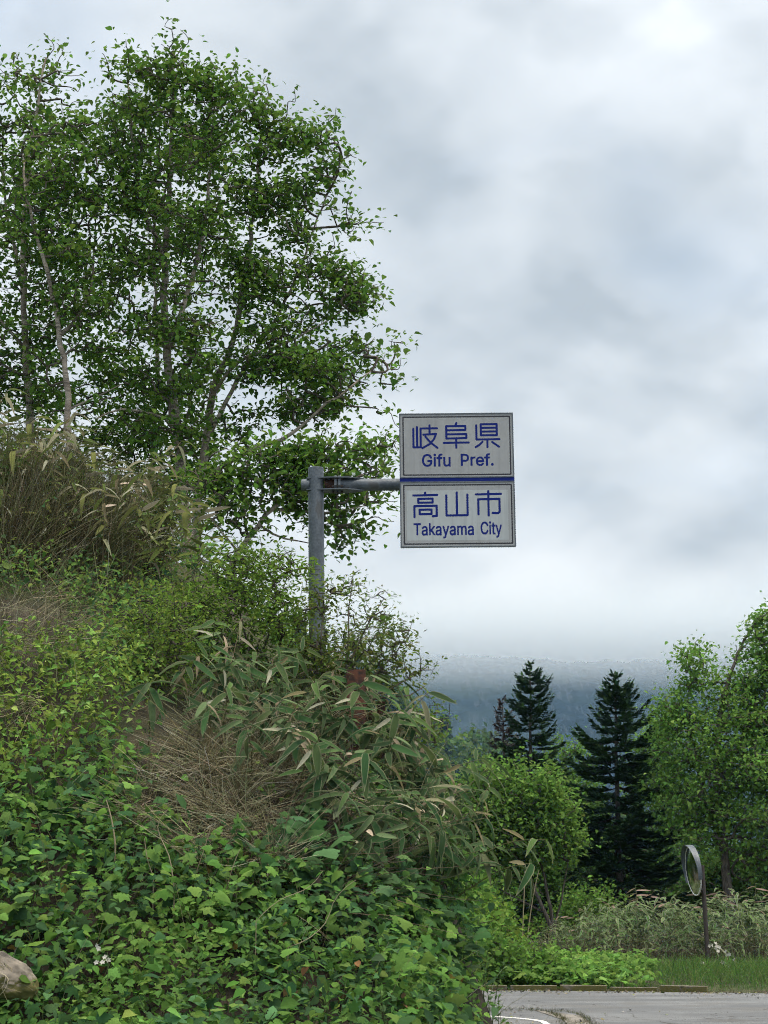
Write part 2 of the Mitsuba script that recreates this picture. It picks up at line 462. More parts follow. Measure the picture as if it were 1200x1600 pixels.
def tree(name, seed, stems, att, leaf, r_tip=0.006, rcap=.05, sag=0.0, mat='m_birch', twigcol=(0.10, 0.085, 0.07), nbranch=10, label='', cat_='tree', group=None, leafmat_='m_leaf', sides=9, step=.4):
    """stems: list of (points, r0, r1); the first is the trunk. leaf: keyword arguments of crown_leaves."""
    rng = np.random.default_rng(seed)
    sp = []
    for k, (P, r0, r1) in enumerate(stems):
        L = np.linalg.norm(np.diff(P, axis=0), axis=1).sum()
        Q = spline(P, max(5, int(L / 0.18)))
        Q[1:-1] += rng.normal(0, 0.012, (len(Q) - 2, 3)) * min(1, r0 / 0.05)
        R = np.linspace(r0, r1, len(Q)) * (1 + 0.06 * rng.normal(size=len(Q)))
        V, F = tube(Q, R, sides)
        put(f'{name}__trunk' if k == 0 else f'{name}__limb' + ('' if k == 1 else f'_{k-1:03d}'), V, F, mat)
        sp.append(Q[len(Q) // 4:] if k == 0 else Q)
    N, par, n0 = grow(rng, sp, att, sag, step)
    ch = branches(N, par, n0, r_tip)
    order = np.argsort([-c[2] for c in ch])
    rest = []
    for q, i in enumerate(order):
        P, R, c = ch[i]
        Q = spline(P, 2 * len(P)) if len(P) > 2 else P
        Rr = np.minimum(rcap, np.interp(np.linspace(0, 1, len(Q)), np.linspace(0, 1, len(R)), R))
        V, F = tube(Q, Rr, 6 if q < nbranch else 4, cap=False)
        if q < nbranch:
            put(f'{name}__branch' + ('' if q == 0 else f'_{q:03d}'), V, F, 'm_stem', np.array(twigcol) * 1.35)
        else:
            rest.append((V, F, np.array(twigcol)))
    if rest:
        V, F, C = cat(rest)
        put(f'{name}__twig', V, F, 'm_stem', C, kind='stuff')
    parts = [crown_leaves(rng, N, n0, **lf) for lf in (leaf if isinstance(leaf, list) else [leaf])]
    V, F, C = cat(parts)
    put(f'{name}__crown', V, F, leafmat_, C, kind='stuff')
    labels[name] = {'label': label, 'category': cat_, **({'group': group} if group else {})}
    return N[n0:]


# ---------------------------------------------------------------- the ground
CTRL = []                                                   # (px, py, distance, height of the plants there)
for px, rows in {0: ((1600, 9.5, .3), (1450, 10.2, .3), (1250, 11.3, .3), (1050, 12.6, .25), (900, 13.8, .3), (770, 15.0, .7), (660, 16.2, .9)),
                 -150: ((1600, 9.4, .3), (1250, 11.3, .3), (1050, 12.6, .25), (900, 13.8, .3), (720, 15.2, .7), (600, 16.4, .9)),
                 250: ((1600, 9.5, .3), (1400, 10.5, .3), (1230, 11.7, .35), (1060, 13.0, .35), (920, 14.2, .5), (800, 15.4, .8)),
                 430: ((1600, 9.7, .3), (1450, 10.5, .3), (1330, 11.3, .2), (1180, 12.2, .5), (1080, 13.5, .5), (1000, 15.5, .4)),
                 590: ((1600, 9.9, .3), (1450, 10.8, .3), (1340, 11.5, .25), (1200, 12.3, .6), (1110, 13.6, .55)),
                 640: ((1430, 11.5, .3), (1340, 12.0, .35)), 690: ((1600, 10.2, .3), (1530, 10.7, .3), (1250, 12.8, .6))}.items():
    for py, Y, h in rows:
        p = at(float(px), float(py), Y)
        CTRL.append((p[0], p[1], p[2] - h))
CTRL += [(x, y, 0) for x, y in ((-5, 7.2), (-3.5, 7.6), (-2, 8.0), (-.8, 8.2), (0, 8.6), (.45, 9.3), (.52, 10.3), (.44, 11.4), (.46, 13), (.50, 15), (.50, 18), (.3, 20), (-.1, 22), (-.6, 25), (-3, 29), (-6, 33))]
CTRL += [(-.6, 17.6, 3.1), (.1, 16, 1.9), (.1, 18.5, 1.5), (-1.2, 20, 3.5), (-1.2, 24.5, 3.2), (-3, 19, 4.6), (-3, 24.5, 4.4), (-5, 19, 5.6), (-5, 25, 5.4), (-5, 13, 3.6), (-5, 15.5, 5.2), (-2.8, 28, 1.6), (-6.5, 28, 4.5),
         (-8, 20, 6.4), (-8, 15, 5.4), (-8, 10, 2.4), (-8, 27, 5.6), (2.0, 12, -.9), (2.0, 18, -.9), (2, 7, -.8), (-2, 5, -1.2), (-6, 4, -1.2), (2, 24, -.8), (0, 29, -.8), (-4, 34, -.8), (-8, 36, -.4)]
CTRL = np.array(CTRL)
_rbf = RBFInterpolator(CTRL[:, :2], CTRL[:, 2], kernel='thin_plate_spline', smoothing=0.02)
gx = np.concatenate([-np.geomspace(2250, 9, 26), np.arange(-8, 3.01, 0.12), np.geomspace(3.3, 2250, 34)])
gy = np.concatenate([-np.geomspace(1450, 4, 14), np.arange(-2, 6, 2.0), np.arange(6, 30.01, 0.15), np.arange(30.5, 62, 0.75), np.geomspace(64, 2600, 36)])
GX, GY = np.meshgrid(gx, gy, indexing='ij')


def bank_height(x, y):
    q = np.stack([np.clip(x, -8, 3), np.clip(y, 4, 36)], -1)
    h = _rbf(q.reshape(-1, 2)).reshape(np.shape(x))
    fade = np.clip(1 - (np.maximum(0, -8 - x)) / 60, 0, 1) * np.clip(1 - np.maximum(0, 5 - y) / 3, 0, 1) * np.clip(1 - np.maximum(0, y - 34) / 4, 0, 1)
    return h * fade


def flat_height(x, y):
    z = -0.03 + 0 * x
    far = np.clip((y - 31.0) / 3, 0, 1)
    z = z + far * 0.16 + np.clip((y - 34) / 12, 0, 1) * 0.25
    z = z - 12 * np.clip((y - 62) / 120, 0, 1) ** 1.0
    z = z - 3 * np.clip((np.abs(x - 2) - 14) / 60, 0, 1)
    return z


BH = bank_height(GX, GY)
rough = (meshkit.fbm(np.stack([GX * 1.3, GY * 1.3, 0 * GX], -1), 4, 5) - 0.5) * 0.22
GZ = np.maximum(flat_height(GX, GY), np.where(BH > 0, BH + rough * np.clip(BH * 2, 0, 1), -50))
ground_z = RegularGridInterpolator((gx, gy), GZ, bounds_error=False, fill_value=0)
ii, jj = np.meshgrid(np.arange(len(gx) - 1), np.arange(len(gy) - 1), indexing='ij')
q = (ii * len(gy) + jj).ravel()
GF = np.vstack([np.stack([q, q + len(gy), q + len(gy) + 1], 1), np.stack([q, q + len(gy) + 1, q + 1], 1)])
put('ground', np.stack([GX, GY, GZ], -1).reshape(-1, 3), GF, 'm_soil', label='earth of the roadside bank and verge under the plants', kind='structure')


def zat(x, y):
    r = ground_z(np.stack([np.asarray(x, float), np.asarray(y, float)], -1))
    return float(r[0]) if np.ndim(x) == 0 else r


def sheet(key, poly, z, mat, h=0.004, **lab):
    m = trimesh.creation.extrude_polygon(poly, h, engine='earcut')
    m.apply_translation([0, 0, z])
    scene[key] = ply(m, mat)
    labels[key] = lab


# the road bends left behind the bank and runs past the viewer on the right
edge_far = [(-30, 36), (-14, 33.5), (-6, 32.2), (-1, 31.2), (3, 30.9), (6, 30.2), (9, 29.2), (14, 26.5), (20, 20), (24, 12)]
road = Polygon(edge_far + [(24, -40), (-1.4, -40), (-0.8, 0), (0.2, 7), (.2, 12), (.3, 18), (0, 21.5), (-1.5, 24.2), (-6, 27), (-14, 29), (-30, 31)])
sheet('road', road, -0.02, 'm_road', 0.02, label='worn grey asphalt road curving behind the bank', kind='structure')


# ---------------------------------------------------------------- mountain and wooded hill
def heightfield(x, y, z):
    nx, ny = len(x), len(y)
    i, j = np.meshgrid(np.arange(nx - 1), np.arange(ny - 1), indexing='ij')
    q = (i * ny + j).ravel()
    X, Y = np.meshgrid(x, y, indexing='ij')
    return np.stack([X, Y, z], -1).reshape(-1, 3), np.vstack([np.stack([q, q + ny, q + ny + 1], 1), np.stack([q, q + ny + 1, q + 1], 1)])


mx, my = np.arange(-900, 901, 6.0), np.arange(1350, 2400, 7.0)
MX, MY = np.meshgrid(mx, my, indexing='ij')
mz = 264 * np.sin(np.clip((MY - 1350) / 700, 0, 1.3) * math.pi / 2)
mz = mz * (0.93 + 0.14 * meshkit.fbm(np.stack([MX / 260, MY / 300, 0 * MX], -1), 4, 8)) - 14
mz = mz + 4 * (meshkit.noise(np.stack([MX / 9, MY / 9, 0 * MX], -1), 3) ** 2) + 16 * (meshkit.fbm(np.stack([MX / 60, MY / 60, 0 * MX + 5], -1), 3, 9) - .5)
mz = np.clip(mz, -15.5, 284)
V, F = heightfield(mx, my, mz)
put('mountain', V, F, 'm_mountain', smooth=False, label='blue forested mountain fading into low cloud', kind='structure')

rng = np.random.default_rng(77)
hx, hy = np.arange(-240, 151, 5.0), np.arange(250, 520, 5.0)
HX, HY = np.meshgrid(hx, hy, indexing='ij')


def hill_h(x, y):
    return -12 + (45 - 0.55 * np.clip(x - 8, -30, 200)) * np.exp(-((y - 400) / 62) ** 2) * np.clip(1 - (x - 60) / 90, 0, 1) * np.clip((x + 230) / 90, 0, 1)


V, F = heightfield(hx, hy, np.maximum(hill_h(HX, HY), -15.6))
put('wooded_hill', V, F, 'm_mountain', label='hazy wooded hill below the mountain', kind='structure')
parts = []
for k in range(1150):
    x, y = (rng.uniform(-40, 110), rng.uniform(325, 405)) if k < 420 else (rng.uniform(-230, -30), rng.uniform(315, 420))
    h, r = rng.uniform(6, 11), rng.uniform(2.4, 4.4)
    z0 = hill_h(x, y)
    conifer = rng.random() < 0.3
    n = 170 if k < 420 else 110
    d = rdir(rng, n)
    rad = (rng.random(n) ** 0.4)[:, None]
    if conifer:
        tt = rng.random(n)
        P = np.stack([x + d[:, 0] * r * .55 * (1 - tt), y + d[:, 1] * r * .55 * (1 - tt), z0 + 1 + tt * h * 1.15], 1)
        col = tints(rng, n, [(.025, .045, .028)], .15)
    else:
        P = np.array([x, y, z0 + h * .62]) + d * rad * [r, r, h * .42]
        col = tints(rng, n, [[(.10, .16, .045), (.075, .13, .04)], [(.05, .09, .035), (.06, .10, .03)]][int(rng.random() < .4)], .12)
    parts.append(leaves(OVATE, P, rdir(rng, n, -.2), rdir(rng, n, .8), np.full(n, 1.5), col, rng))
V, F, C = cat(parts)
put('far_wood', V, F, 'm_leaf', C, label='far hazy wood of pale and dark green trees on the hill', category='wood', kind='stuff')

# ---------------------------------------------------------------- the border sign on its pole
SY = 17.6
SC = at(714.0, 750.5, SY)
SPX = ((SC - EYE) @ FWD) / FOC                              # metres to one photo pixel at the sign
ROLL = math.radians(0.55)
SIGN = np.array([[math.cos(ROLL), -math.sin(ROLL), 0], [0, 0, -1], [math.sin(ROLL), math.cos(ROLL), 0]])


def sgn(key, m, mat, depth0):
    m = m.copy()
    m.apply_translation([0, 0, depth0])
    M = np.eye(4); M[:3, :3] = SIGN; M[:3, 3] = SC
    m.apply_transform(M)
    scene[key] = ply(m, mat, smooth=30)


def sp_(px, py):
    return ((px - 714) * SPX, (750.5 - py) * SPX)


def rect(x0, y0, x1, y1, r=0.0):
    p = Polygon([sp_(x0, y0), sp_(x1, y0), sp_(x1, y1), sp_(x0, y1)])
    return p.buffer(-r).buffer(r, quad_segs=4) if r else p


def ext(poly, h):
    return trimesh.util.concatenate([trimesh.creation.extrude_polygon(g, h, engine='earcut') for g in getattr(poly, 'geoms', [poly])])


S = 'border_sign'
sgn(f'{S}__plate', ext(rect(624.6, 643.4, 803.6, 747.4, .006), .028), 'm_plate', 0)
sgn(f'{S}__plate_001', ext(rect(624.6, 753.2, 803.6, 857.6, .006), .028), 'm_plate', 0)
sgn(f'{S}__blue_band', ext(rect(624.6, 747.4, 803.6, 753.2), .0295), 'm_blue', 0)
for k, (a, b, c, d) in enumerate(((629.6, 648.2, 799.2, 743.6), (629.6, 757.8, 799.4, 853.2))):
    ring = rect(a, b, c, d, .01).difference(rect(a + 2.2, b + 2.2, c - 2.2, d - 2.2, .008))
    sgn(f'{S}__border_line' + ('' if k == 0 else '_001'), ext(ring, .002), 'm_black', .028)
    fr = rect(624.6, (643.4, 753.2)[k], 803.6, (747.4, 857.6)[k], .006).difference(rect(626.4, (645.2, 755.0)[k], 801.8, (745.6, 855.8)[k], .004))
    sgn(f'{S}__rim' + ('' if k == 0 else '_001'), ext(fr, .007), 'm_galv', .028)
sgn(f'{S}__sticker', ext(rect(634.8, 767.2, 792.6, 846.6, .004), .002), 'm_sticker', .028)
labels[f'{S}__sticker'] = {'label': 'paler square sticker laid over the lower plate'}


def glyph(strokes, ox, oy, w):
    ls = [LineString([sp_(ox + x / 6.0, oy + y / 6.0) for x, y in s]) for s in strokes]
    return unary_union([l.buffer(w / 2 * SPX / 6.0, quad_segs=5, join_style='round') for l in ls])


UP = [
    [[(190, 228), (190, 408), (262, 408)], [(225, 212), (225, 405)], [(259, 225), (259, 405)], [(277, 226), (413, 225)], [(343, 196), (343, 275)], [(285, 286), (404, 280), (385, 328), (347, 375), (275, 416)], [(303, 305), (350, 362), (415, 415)]],
    [[(596, 176), (588, 203)], [(500, 205), (500, 327)], [(500, 206), (680, 206), (680, 244), (500, 246)], [(500, 285), (688, 284), (688, 322), (500, 326)], [(476, 368), (710, 366)], [(592, 330), (592, 416)]],
    [[(783, 200), (783, 338), (998, 336)], [(826, 190), (976, 190), (976, 297), (826, 297), (826, 190)], [(826, 226), (976, 225)], [(826, 262), (976, 261)], [(885, 342), (885, 412)], [(838, 361), (810, 390), (774, 411)], [(930, 363), (993, 409)]]]
LOW = [
    [[(293, 186), (293, 206)], [(183, 211), (404, 208)], [(228, 244), (362, 243), (362, 280), (228, 281), (228, 244)], [(191, 417), (191, 313), (399, 311), (399, 408), (362, 410)], [(240, 348), (350, 347), (350, 389), (240, 390), (240, 348)]],
    [[(490, 213), (490, 405), (687, 403), (687, 208)], [(588, 186), (588, 402)]],
    [[(883, 176), (883, 408)], [(768, 206), (1001, 203)], [(788, 395), (788, 253), (986, 251), (986, 374), (970, 387), (920, 384)]]]
n = 0
for rows, ox, oy, w, dep in ((UP, 615, 630, 20, .028), (LOW, 615, 740, 21, .030)):
    for st in rows:
        sgn(f'{S}__character' + ('' if n == 0 else f'_{n:03d}'), ext(glyph(st, ox, oy, w), .002), 'm_blue', dep)
        n += 1
for k, (txt, x0, x1, base, top, oy, dep) in enumerate((('Gifu', 268, 537, 592, 478, 630, .028), ('Pref.', 632, 940, 588, 478, 630, .028), ('Takayama', 180, 742, 588, 478, 740, .030), ('City', 805, 1003, 584, 470, 740, .030))):
    m = meshkit.text_mesh(txt, 0.1, 0.002, bold=True)
    b = m.bounds
    sx = (x1 - x0) / 6 * SPX / (b[1, 0] - b[0, 0])
    m.apply_translation([-b[0, 0], 0, 0])
    m.apply_scale([sx, (base - top) / 6 * SPX / 0.1, 1])
    u, v = sp_(615 + x0 / 6, oy + base / 6)
    m.apply_translation([u, v, 0])
    sgn(f'{S}__lettering' + ('' if k == 0 else f'_{k:03d}'), m, 'm_blue', dep)
labels[S] = {'label': 'grey road sign with blue Japanese characters, Gifu Pref. above and Takayama City below', 'category': 'sign'}

PY = SY + 0.24
pole_top, pole_low = at(493.5, 731.0, PY), at(495.5, 1066.0, PY)
pr = 12.4 * SPX
P = 'sign_pole'
base = pole_low + (pole_low - pole_top) * 0.45
put(f'{P}__post', *tube([base, pole_low, pole_top - [0, 0, .01], pole_top], [pr, pr, pr, pr * .96], 28), 'm_galv')
scene[f'{P}__post'] = ply(tube([base, pole_low, pole_top - [0, 0, .012], pole_top], [pr, pr, pr, pr * .95], 28), 'm_galv', smooth=40)
arm_a, arm_b = at(470.5, 758.0, PY), at(790.0, 757.0, PY)
ax = unit(arm_b - arm_a)
scene[f'{P}__stub'] = ply(tube([arm_a, arm_a + ax * .012, at(484.0, 757.6, PY)], [8.4 * SPX, 9.6 * SPX, 9.6 * SPX], 20), 'm_galv', smooth=40)
fl = at(527.0, 757.5, PY)
scene[f'{P}__arm'] = ply(tube([fl, at(545.0, 757.5, PY), at(556.0, 757.5, PY), arm_b], [9.6 * SPX] * 4, 22), 'm_galv', smooth=40)
labels[f'{P}__arm'] = {'label': 'horizontal grey arm reaching behind the sign'}
for k, dz in enumerate((-1, 1)):                           # the two clamp plates, tapering into the arm
    pts = [(-.30, -.058), (-.30, .058), (-.06, .10), (.10, .10), (.26, .02), (.26, -.02), (.10, -.10), (-.06, -.10)]
    m = trimesh.creation.extrude_polygon(Polygon(pts), .011, engine='earcut')
    m.apply_transform(np.block([[np.stack([ax, [0, 1, 0], np.cross(ax, [0, 1, 0])], 1), (fl + np.array([0, 0, dz * 9.4 * SPX]) - np.array([0, 0, .006]))[:, None]], [np.zeros((1, 3)), np.ones((1, 1))]]))
    scene[f'{P}__clamp_plate' + ('' if k == 0 else '_001')] = ply(m, 'm_galv')
for k, px in enumerate((524.5, 530.5)):                    # the flange halves bolted face to face
    c = at(px, 757.5, PY)
    scene[f'{P}__flange' + ('' if k == 0 else '_001')] = ply(tube([c - ax * .012, c + ax * .012], [14.5 * SPX] * 2, 8), 'm_galv', smooth=30)
c = 0
for a in range(6):
    o = np.array([0, math.cos(a * math.pi / 3 + .4), math.sin(a * math.pi / 3 + .4)]) * 12.2 * SPX
    q = at(527.5, 757.5, PY) + o
    scene[f'{P}__bolt' + ('' if c == 0 else f'_{c:03d}')] = ply(tube([q - ax * .055, q + ax * .055], [.011] * 2, 6), 'm_darkmetal')
    c += 1
inner = [at(507.0, 757.5, PY), at(523.0, 757.5, PY)]
scene[f'{P}__neck'] = ply(tube(inner, [8.0 * SPX] * 2, 18), 'm_rust', smooth=40)
for k, px in enumerate((655.0, 772.0)):                    # brackets that carry the sign on the arm
    c = at(px, 757.2, PY)
    m = trimesh.creation.box([.05, .05, 1.05]); m.apply_translation([c[0], SY + .03, c[2] - .0])
    scene[f'{P}__bracket' + ('' if k == 0 else '_001')] = ply(m, 'm_galv')
    scene[f'{P}__u_bolt' + ('' if k == 0 else '_001')] = ply(tube([c + [0, math.cos(t) * .085, math.sin(t) * .085] for t in np.linspace(-2.0, 2.0, 13)], [.009] * 13, 6), 'm_darkmetal')
labels[P] = {'label': 'thick grey galvanized pole with a side arm carrying the border sign', 'category': 'pole'}


# ---------------------------------------------------------------- rusty posts in the shrubs, mirror by the road
def channel(key, px, py, Y, w, h, yaw, label, hole=True):
    c = at(px, py, Y)
    t = .012
    prof = Polygon([(-w / 2, 0), (w / 2, 0), (w / 2, w * .7), (w / 2 - t, w * .7), (w / 2 - t, t), (-w / 2 + t, t), (-w / 2 + t, w * .7), (-w / 2, w * .7)])
    m = trimesh.creation.extrude_polygon(prof, h, engine='earcut')
    m.apply_transform(trimesh.transformations.rotation_matrix(yaw, [0, 0, 1]))
    m.apply_translation(c - [0, 0, h])
    scene[f'{key}__post'] = ply(m, 'm_rust')
    if hole:
        q = c - np.array([0, .014, .115])
        scene[f'{key}__bolt'] = ply(tube([q, q + [0, .02, 0]], [.02, .016], 8), 'm_darkmetal')
    labels[key] = {'label': label, 'category': 'post'}


channel('rusty_post', 557.0, 1046.0, 13.55, .135, 1.0, .1, 'rusty brown steel post standing among the twigs right of the sign pole')
channel('rusty_post_001', 597.0, 1096.0, 14.1, .055, .6, .3, 'short orange rusty post low among the shrub twigs', False)
channel('rusty_post_002', 575.0, 1088.0, 14.2, .07, .6, .2, 'small dark rusty post between two rusty posts', False)
channel('rusty_post_003', 403.0, 1028.0, 15.4, .10, .7, .2, 'dull rusty post half hidden in the shrub left of the pole', False)

MY_ = 38.5
mc = at(1084.0, 1360.0, MY_)
mn = unit(np.array([-.97, -.12, -.10]))                     # the way the mirror looks: to the left, along the side road
mu = unit(np.array([-.10, 0.05, 1.0])); mu = unit(mu - mn * (mu @ mn)); mr = np.cross(mu, mn)
R_ = 0.50
M_ = 'traffic_mirror'


def disc(rs, zs, seg=40):
    V = [np.r_[mc + mn * zs[0]]]
    F = []
    for k, (r, z) in enumerate(zip(rs[1:], zs[1:])):
        for a in np.arange(seg) * 2 * math.pi / seg:
            V.append(mc + mn * z + r * (math.cos(a) * mr + math.sin(a) * mu))
        for j in range(seg):
            j2 = (j + 1) % seg
            if k == 0:
                F.append((0, 1 + j, 1 + j2))
            else:
                p, q = 1 + (k - 1) * seg, 1 + k * seg
                F += [(p + j, q + j, q + j2), (p + j, q + j2, p + j2)]
    return np.array(V), np.array(F)


rs = np.linspace(0, R_ * .97, 10)
scene[f'{M_}__mirror_face'] = ply(disc(rs, .10 - .16 * (rs / R_) ** 2 * .55), 'm_mirror', smooth=True)
scene[f'{M_}__back'] = ply(disc([0, .2, .42, R_], [-.10, -.09, -.04, .0]), 'm_darkmetal', smooth=True)
ring = np.array([mc + R_ * (math.cos(a) * mr + math.sin(a) * mu) + mn * .01 for a in np.linspace(0, 2 * math.pi, 49)])
scene[f'{M_}__rim'] = ply(tube(ring, .015, 6, cap=False), 'm_white', smooth=True)
hood_V, hood_F = [], []
angs = np.linspace(math.radians(-25), math.radians(205), 36)
for a in angs:
    for r, z in ((R_ + .012, -.02), (R_ + .02, .06), (R_ + .022, .13 * (0.55 + .45 * math.sin(max(0, a)))), (R_ + .016, .125 * (0.55 + .45 * math.sin(max(0, a)))), (R_ + .012, .06), (R_ + .002, -.02)):
        hood_V.append(mc + mn * z + r * (math.cos(a) * mr + math.sin(a) * mu))
for i in range(len(angs) - 1):
    for j in range(6):
        j2 = (j + 1) % 6
        p, q_ = i * 6, (i + 1) * 6
        hood_F += [(p + j, q_ + j, q_ + j2), (p + j, q_ + j2, p + j2)]
scene[f'{M_}__hood'] = ply((np.array(hood_V), np.array(hood_F)), 'm_galv', smooth=40)
foot = at(1107.0, 1512.0, MY_ + .1)
top = at(1093.0, 1352.0, MY_ + .12) + [0.05, 0, 0]
V, F = tube([foot - (top - foot) * .1, foot, top], [.046, .046, .046], 14)
scene[f'{M_}__post'] = ply((V, F), 'm_darkmetal', smooth=40)
for k, dv in enumerate((-.25, .2)):
    scene[f'{M_}__bracket' + ('' if k == 0 else '_001')] = ply(tube([mc + mu * dv - mn * .06, top + (foot - top) * (.28 if k == 0 else .03)], [.022, .022], 6), 'm_darkmetal')
labels[M_] = {'label': 'round convex traffic mirror with white hood on a leaning dark post', 'category': 'mirror'}

# ---------------------------------------------------------------- the birches on the bank
BIRCH = [(.080, .160, .028), (.098, .182, .034), (.066, .135, .028), (.115, .198, .038)]


def px_stem(pts, Y, r0, r1, wob=.35, seed=0):
    r = np.random.default_rng(seed)
    pts = np.array(pts, float)
    off = np.cumsum(r.normal(0, wob, len(pts)) * .35)
    off[0] = 0
    return at(pts[:, 0], pts[:, 1], Y + off), r0, r1


def birch(name, seed, Y, stems, poly, n, label, holes=(), per=7, gap=.45, leafper=4, thick=.8, ymax=1.5, size=.081, extra=(), tips=()):
    r = np.random.default_rng(seed)
    att = [poly_attractors(r, poly, Y, int(n * .74), .15, thick, ymax, holes, gap, 9, 16, (46, 30), .42)]
    for p, k in extra:
        att.append(poly_attractors(r, p, Y, k, .13, .8, .8, (), 0.0))
    for x0, y0, x1, y1, k in tips:                           # leading sprigs that stand out of the outline
        t = r.random(k)
        yy = Y + r.normal(0, .25)
        att.append(at(x0 + (x1 - x0) * t + r.normal(0, 5, k), y0 + (y1 - y0) * t + r.normal(0, 5, k), yy + r.normal(0, .07, k)))
    att = np.vstack(att)
    st = [px_stem(s, Y, a * .86, b * .86, .3, seed + i) for i, (s, a, b) in enumerate(stems)]
    p0 = st[0][0][0]                                        # down to the earth it stands in
    foot = np.array([p0[0] + .03, p0[1], zat(p0[0], p0[1]) - .15])
    st[0] = (np.vstack([foot, (foot * .5 + p0 * .5), st[0][0]]) if p0[2] - foot[2] > .4 else np.vstack([foot, st[0][0]]), st[0][1] * 1.1, st[0][2])
    tree(name, seed, st, att,
         dict(tpls=OVATE, per=leafper, spread=.115, size=size, cols=BIRCH, droop=.3, flat=.7), r_tip=.0042, rcap=.017, sag=-.12, label=label, cat_='tree')


HOLES = [(262, 560, 26), (256, 450, 22), (280, 715, 24), (275, 630, 18), (38, 530, 20), (100, 570, 22), (240, 700, 20), (310, 800, 24), (380, 440, 18), (345, 600, 16), (240, 380, 14), (345, 500, 34), (345, 310, 26), (120, 690, 40), (160, 405, 24), (440, 850, 26), (300, 640, 18), (575, 560, 14), (470, 470, 20), (20, 640, 16), (190, 175, 10)]
birch('birch_tree', 11, 24.5,
      [([(297, 905), (286, 790), (281, 715), (273, 640), (261, 560), (255, 480), (257, 415), (262, 340), (268, 220), (270, 90)], .105, .022),
       ([(257, 418), (243, 370), (226, 340), (212, 250), (200, 130)], .045, .012), ([(266, 540), (285, 480), (305, 420), (325, 300), (335, 150)], .045, .012),
       ([(280, 700), (250, 650), (205, 640), (150, 655)], .03, .010)],
      [(262, 28), (285, 35), (300, 80), (330, 95), (345, 80), (365, 100), (380, 190), (385, 330), (370, 470), (345, 600), (320, 700), (300, 760), (250, 740), (190, 690), (165, 600), (150, 480), (150, 330), (150, 210), (165, 150), (160, 90), (190, 60), (205, 78), (235, 80), (250, 55)],
      2900, 'tallest birch with a pale peeling trunk rising straight through the middle of the leaves', HOLES, thick=.75, tips=((268, 120, 262, 26, 14), (280, 100, 288, 32, 9), (200, 130, 196, 62, 12), (175, 140, 166, 88, 8), (232, 120, 236, 80, 6), (325, 140, 342, 82, 9), (345, 150, 372, 92, 10)))
birch('birch_tree_001', 12, 25.0,
      [([(302, 900), (307, 800), (314, 740), (322, 690), (330, 640), (332, 610), (350, 570), (366, 520), (382, 430), (392, 360), (405, 240), (420, 150)], .09, .016),
       ([(312, 745), (322, 690), (345, 645), (368, 600), (395, 555), (430, 500), (460, 440), (500, 330), (535, 250)], .045, .010), ([(308, 775), (335, 735), (380, 710), (430, 690), (500, 640), (580, 580)], .05, .012),
       ([(332, 620), (380, 560), (460, 530), (540, 480)], .03, .009)],
      [(370, 95), (390, 108), (400, 130), (430, 118), (455, 145), (470, 185), (490, 160), (525, 160), (520, 200), (550, 235), (545, 290), (555, 330), (580, 350), (560, 385), (545, 410), (575, 420), (600, 455), (610, 510), (637, 545), (632, 600), (622, 650), (600, 690), (520, 720), (430, 720), (350, 700), (340, 560), (350, 420), (360, 300), (360, 180)],
      3500, 'broad birch whose branches fan out to the right above the sign arm', HOLES, gap=.45, tips=((400, 180, 392, 108, 9), (430, 190, 418, 118, 8), (440, 220, 458, 140, 10), (480, 250, 474, 165, 8), (490, 240, 524, 162, 11), (520, 280, 552, 236, 8), (540, 360, 580, 350, 8), (540, 410, 560, 402, 5), (560, 460, 602, 440, 8), (590, 520, 636, 545, 10), (590, 600, 634, 600, 8), (590, 640, 625, 660, 7), (560, 440, 572, 408, 6)))
birch('birch_tree_002', 13, 23.6,
      [([(355, 905), (372, 862), (400, 825), (430, 790), (470, 757), (505, 725), (540, 690)], .07, .016), ([(425, 795), (470, 800), (520, 800), (570, 790)], .028, .008),
       ([(372, 862), (345, 830), (320, 800)], .02, .008), ([(405, 820), (440, 840), (490, 850)], .02, .007)],
      [(420, 690), (500, 670), (560, 680), (622, 660), (622, 790), (600, 770), (590, 830), (565, 875), (535, 880), (510, 840), (480, 830), (430, 790), (330, 840), (250, 780), (250, 740), (330, 700)],
      1500, 'leaning birch with its low boughs hanging around the sign pole', [(440, 850, 30), (560, 735, 14), (400, 770, 20)], gap=.33, thick=.7, ymax=.9, extra=[([(330, 700), (470, 690), (480, 800), (420, 850), (340, 830)], 170)])
birch('birch_tree_003', 14, 25.5,
      [([(48, 760), (46, 640), (42, 560), (37, 480), (36, 400), (40, 300), (55, 180), (72, 90)], .085, .016), ([(45, 560), (20, 520), (-10, 490), (-50, 440)], .035, .01), ([(38, 470), (25, 400), (10, 330), (5, 200)], .035, .01)],
      [(72, 62), (92, 62), (98, 100), (125, 118), (128, 160), (120, 300), (125, 470), (120, 600), (90, 680), (40, 650), (-60, 660), (-110, 500), (-110, 250), (-60, 130), (0, 110), (20, 85), (45, 78)],
      2500, 'left birch at the edge of the photo with an upright pale trunk', HOLES, gap=.30, tips=((70, 140, 78, 64, 11), (88, 130, 94, 62, 8), (40, 150, 22, 86, 9), (60, 140, 48, 80, 7), (110, 170, 124, 114, 8), (10, 160, 4, 108, 7)))
birch('birch_tree_004', 15, 24.2,
      [([(108, 780), (106, 700), (105, 630), (100, 570), (92, 520), (82, 460), (70, 410), (55, 370), (45, 330), (35, 240)], .07, .014), ([(94, 525), (112, 505), (130, 480), (145, 430), (150, 330)], .03, .009), ([(105, 640), (150, 620), (190, 600)], .022, .008)],
      [(20, 200), (80, 160), (150, 160), (190, 300), (200, 430), (190, 560), (170, 650), (110, 690), (60, 660), (20, 560), (-10, 400)],
      1500, 'slender birch whose white trunk leans left, second from the left edge', HOLES, gap=.38)
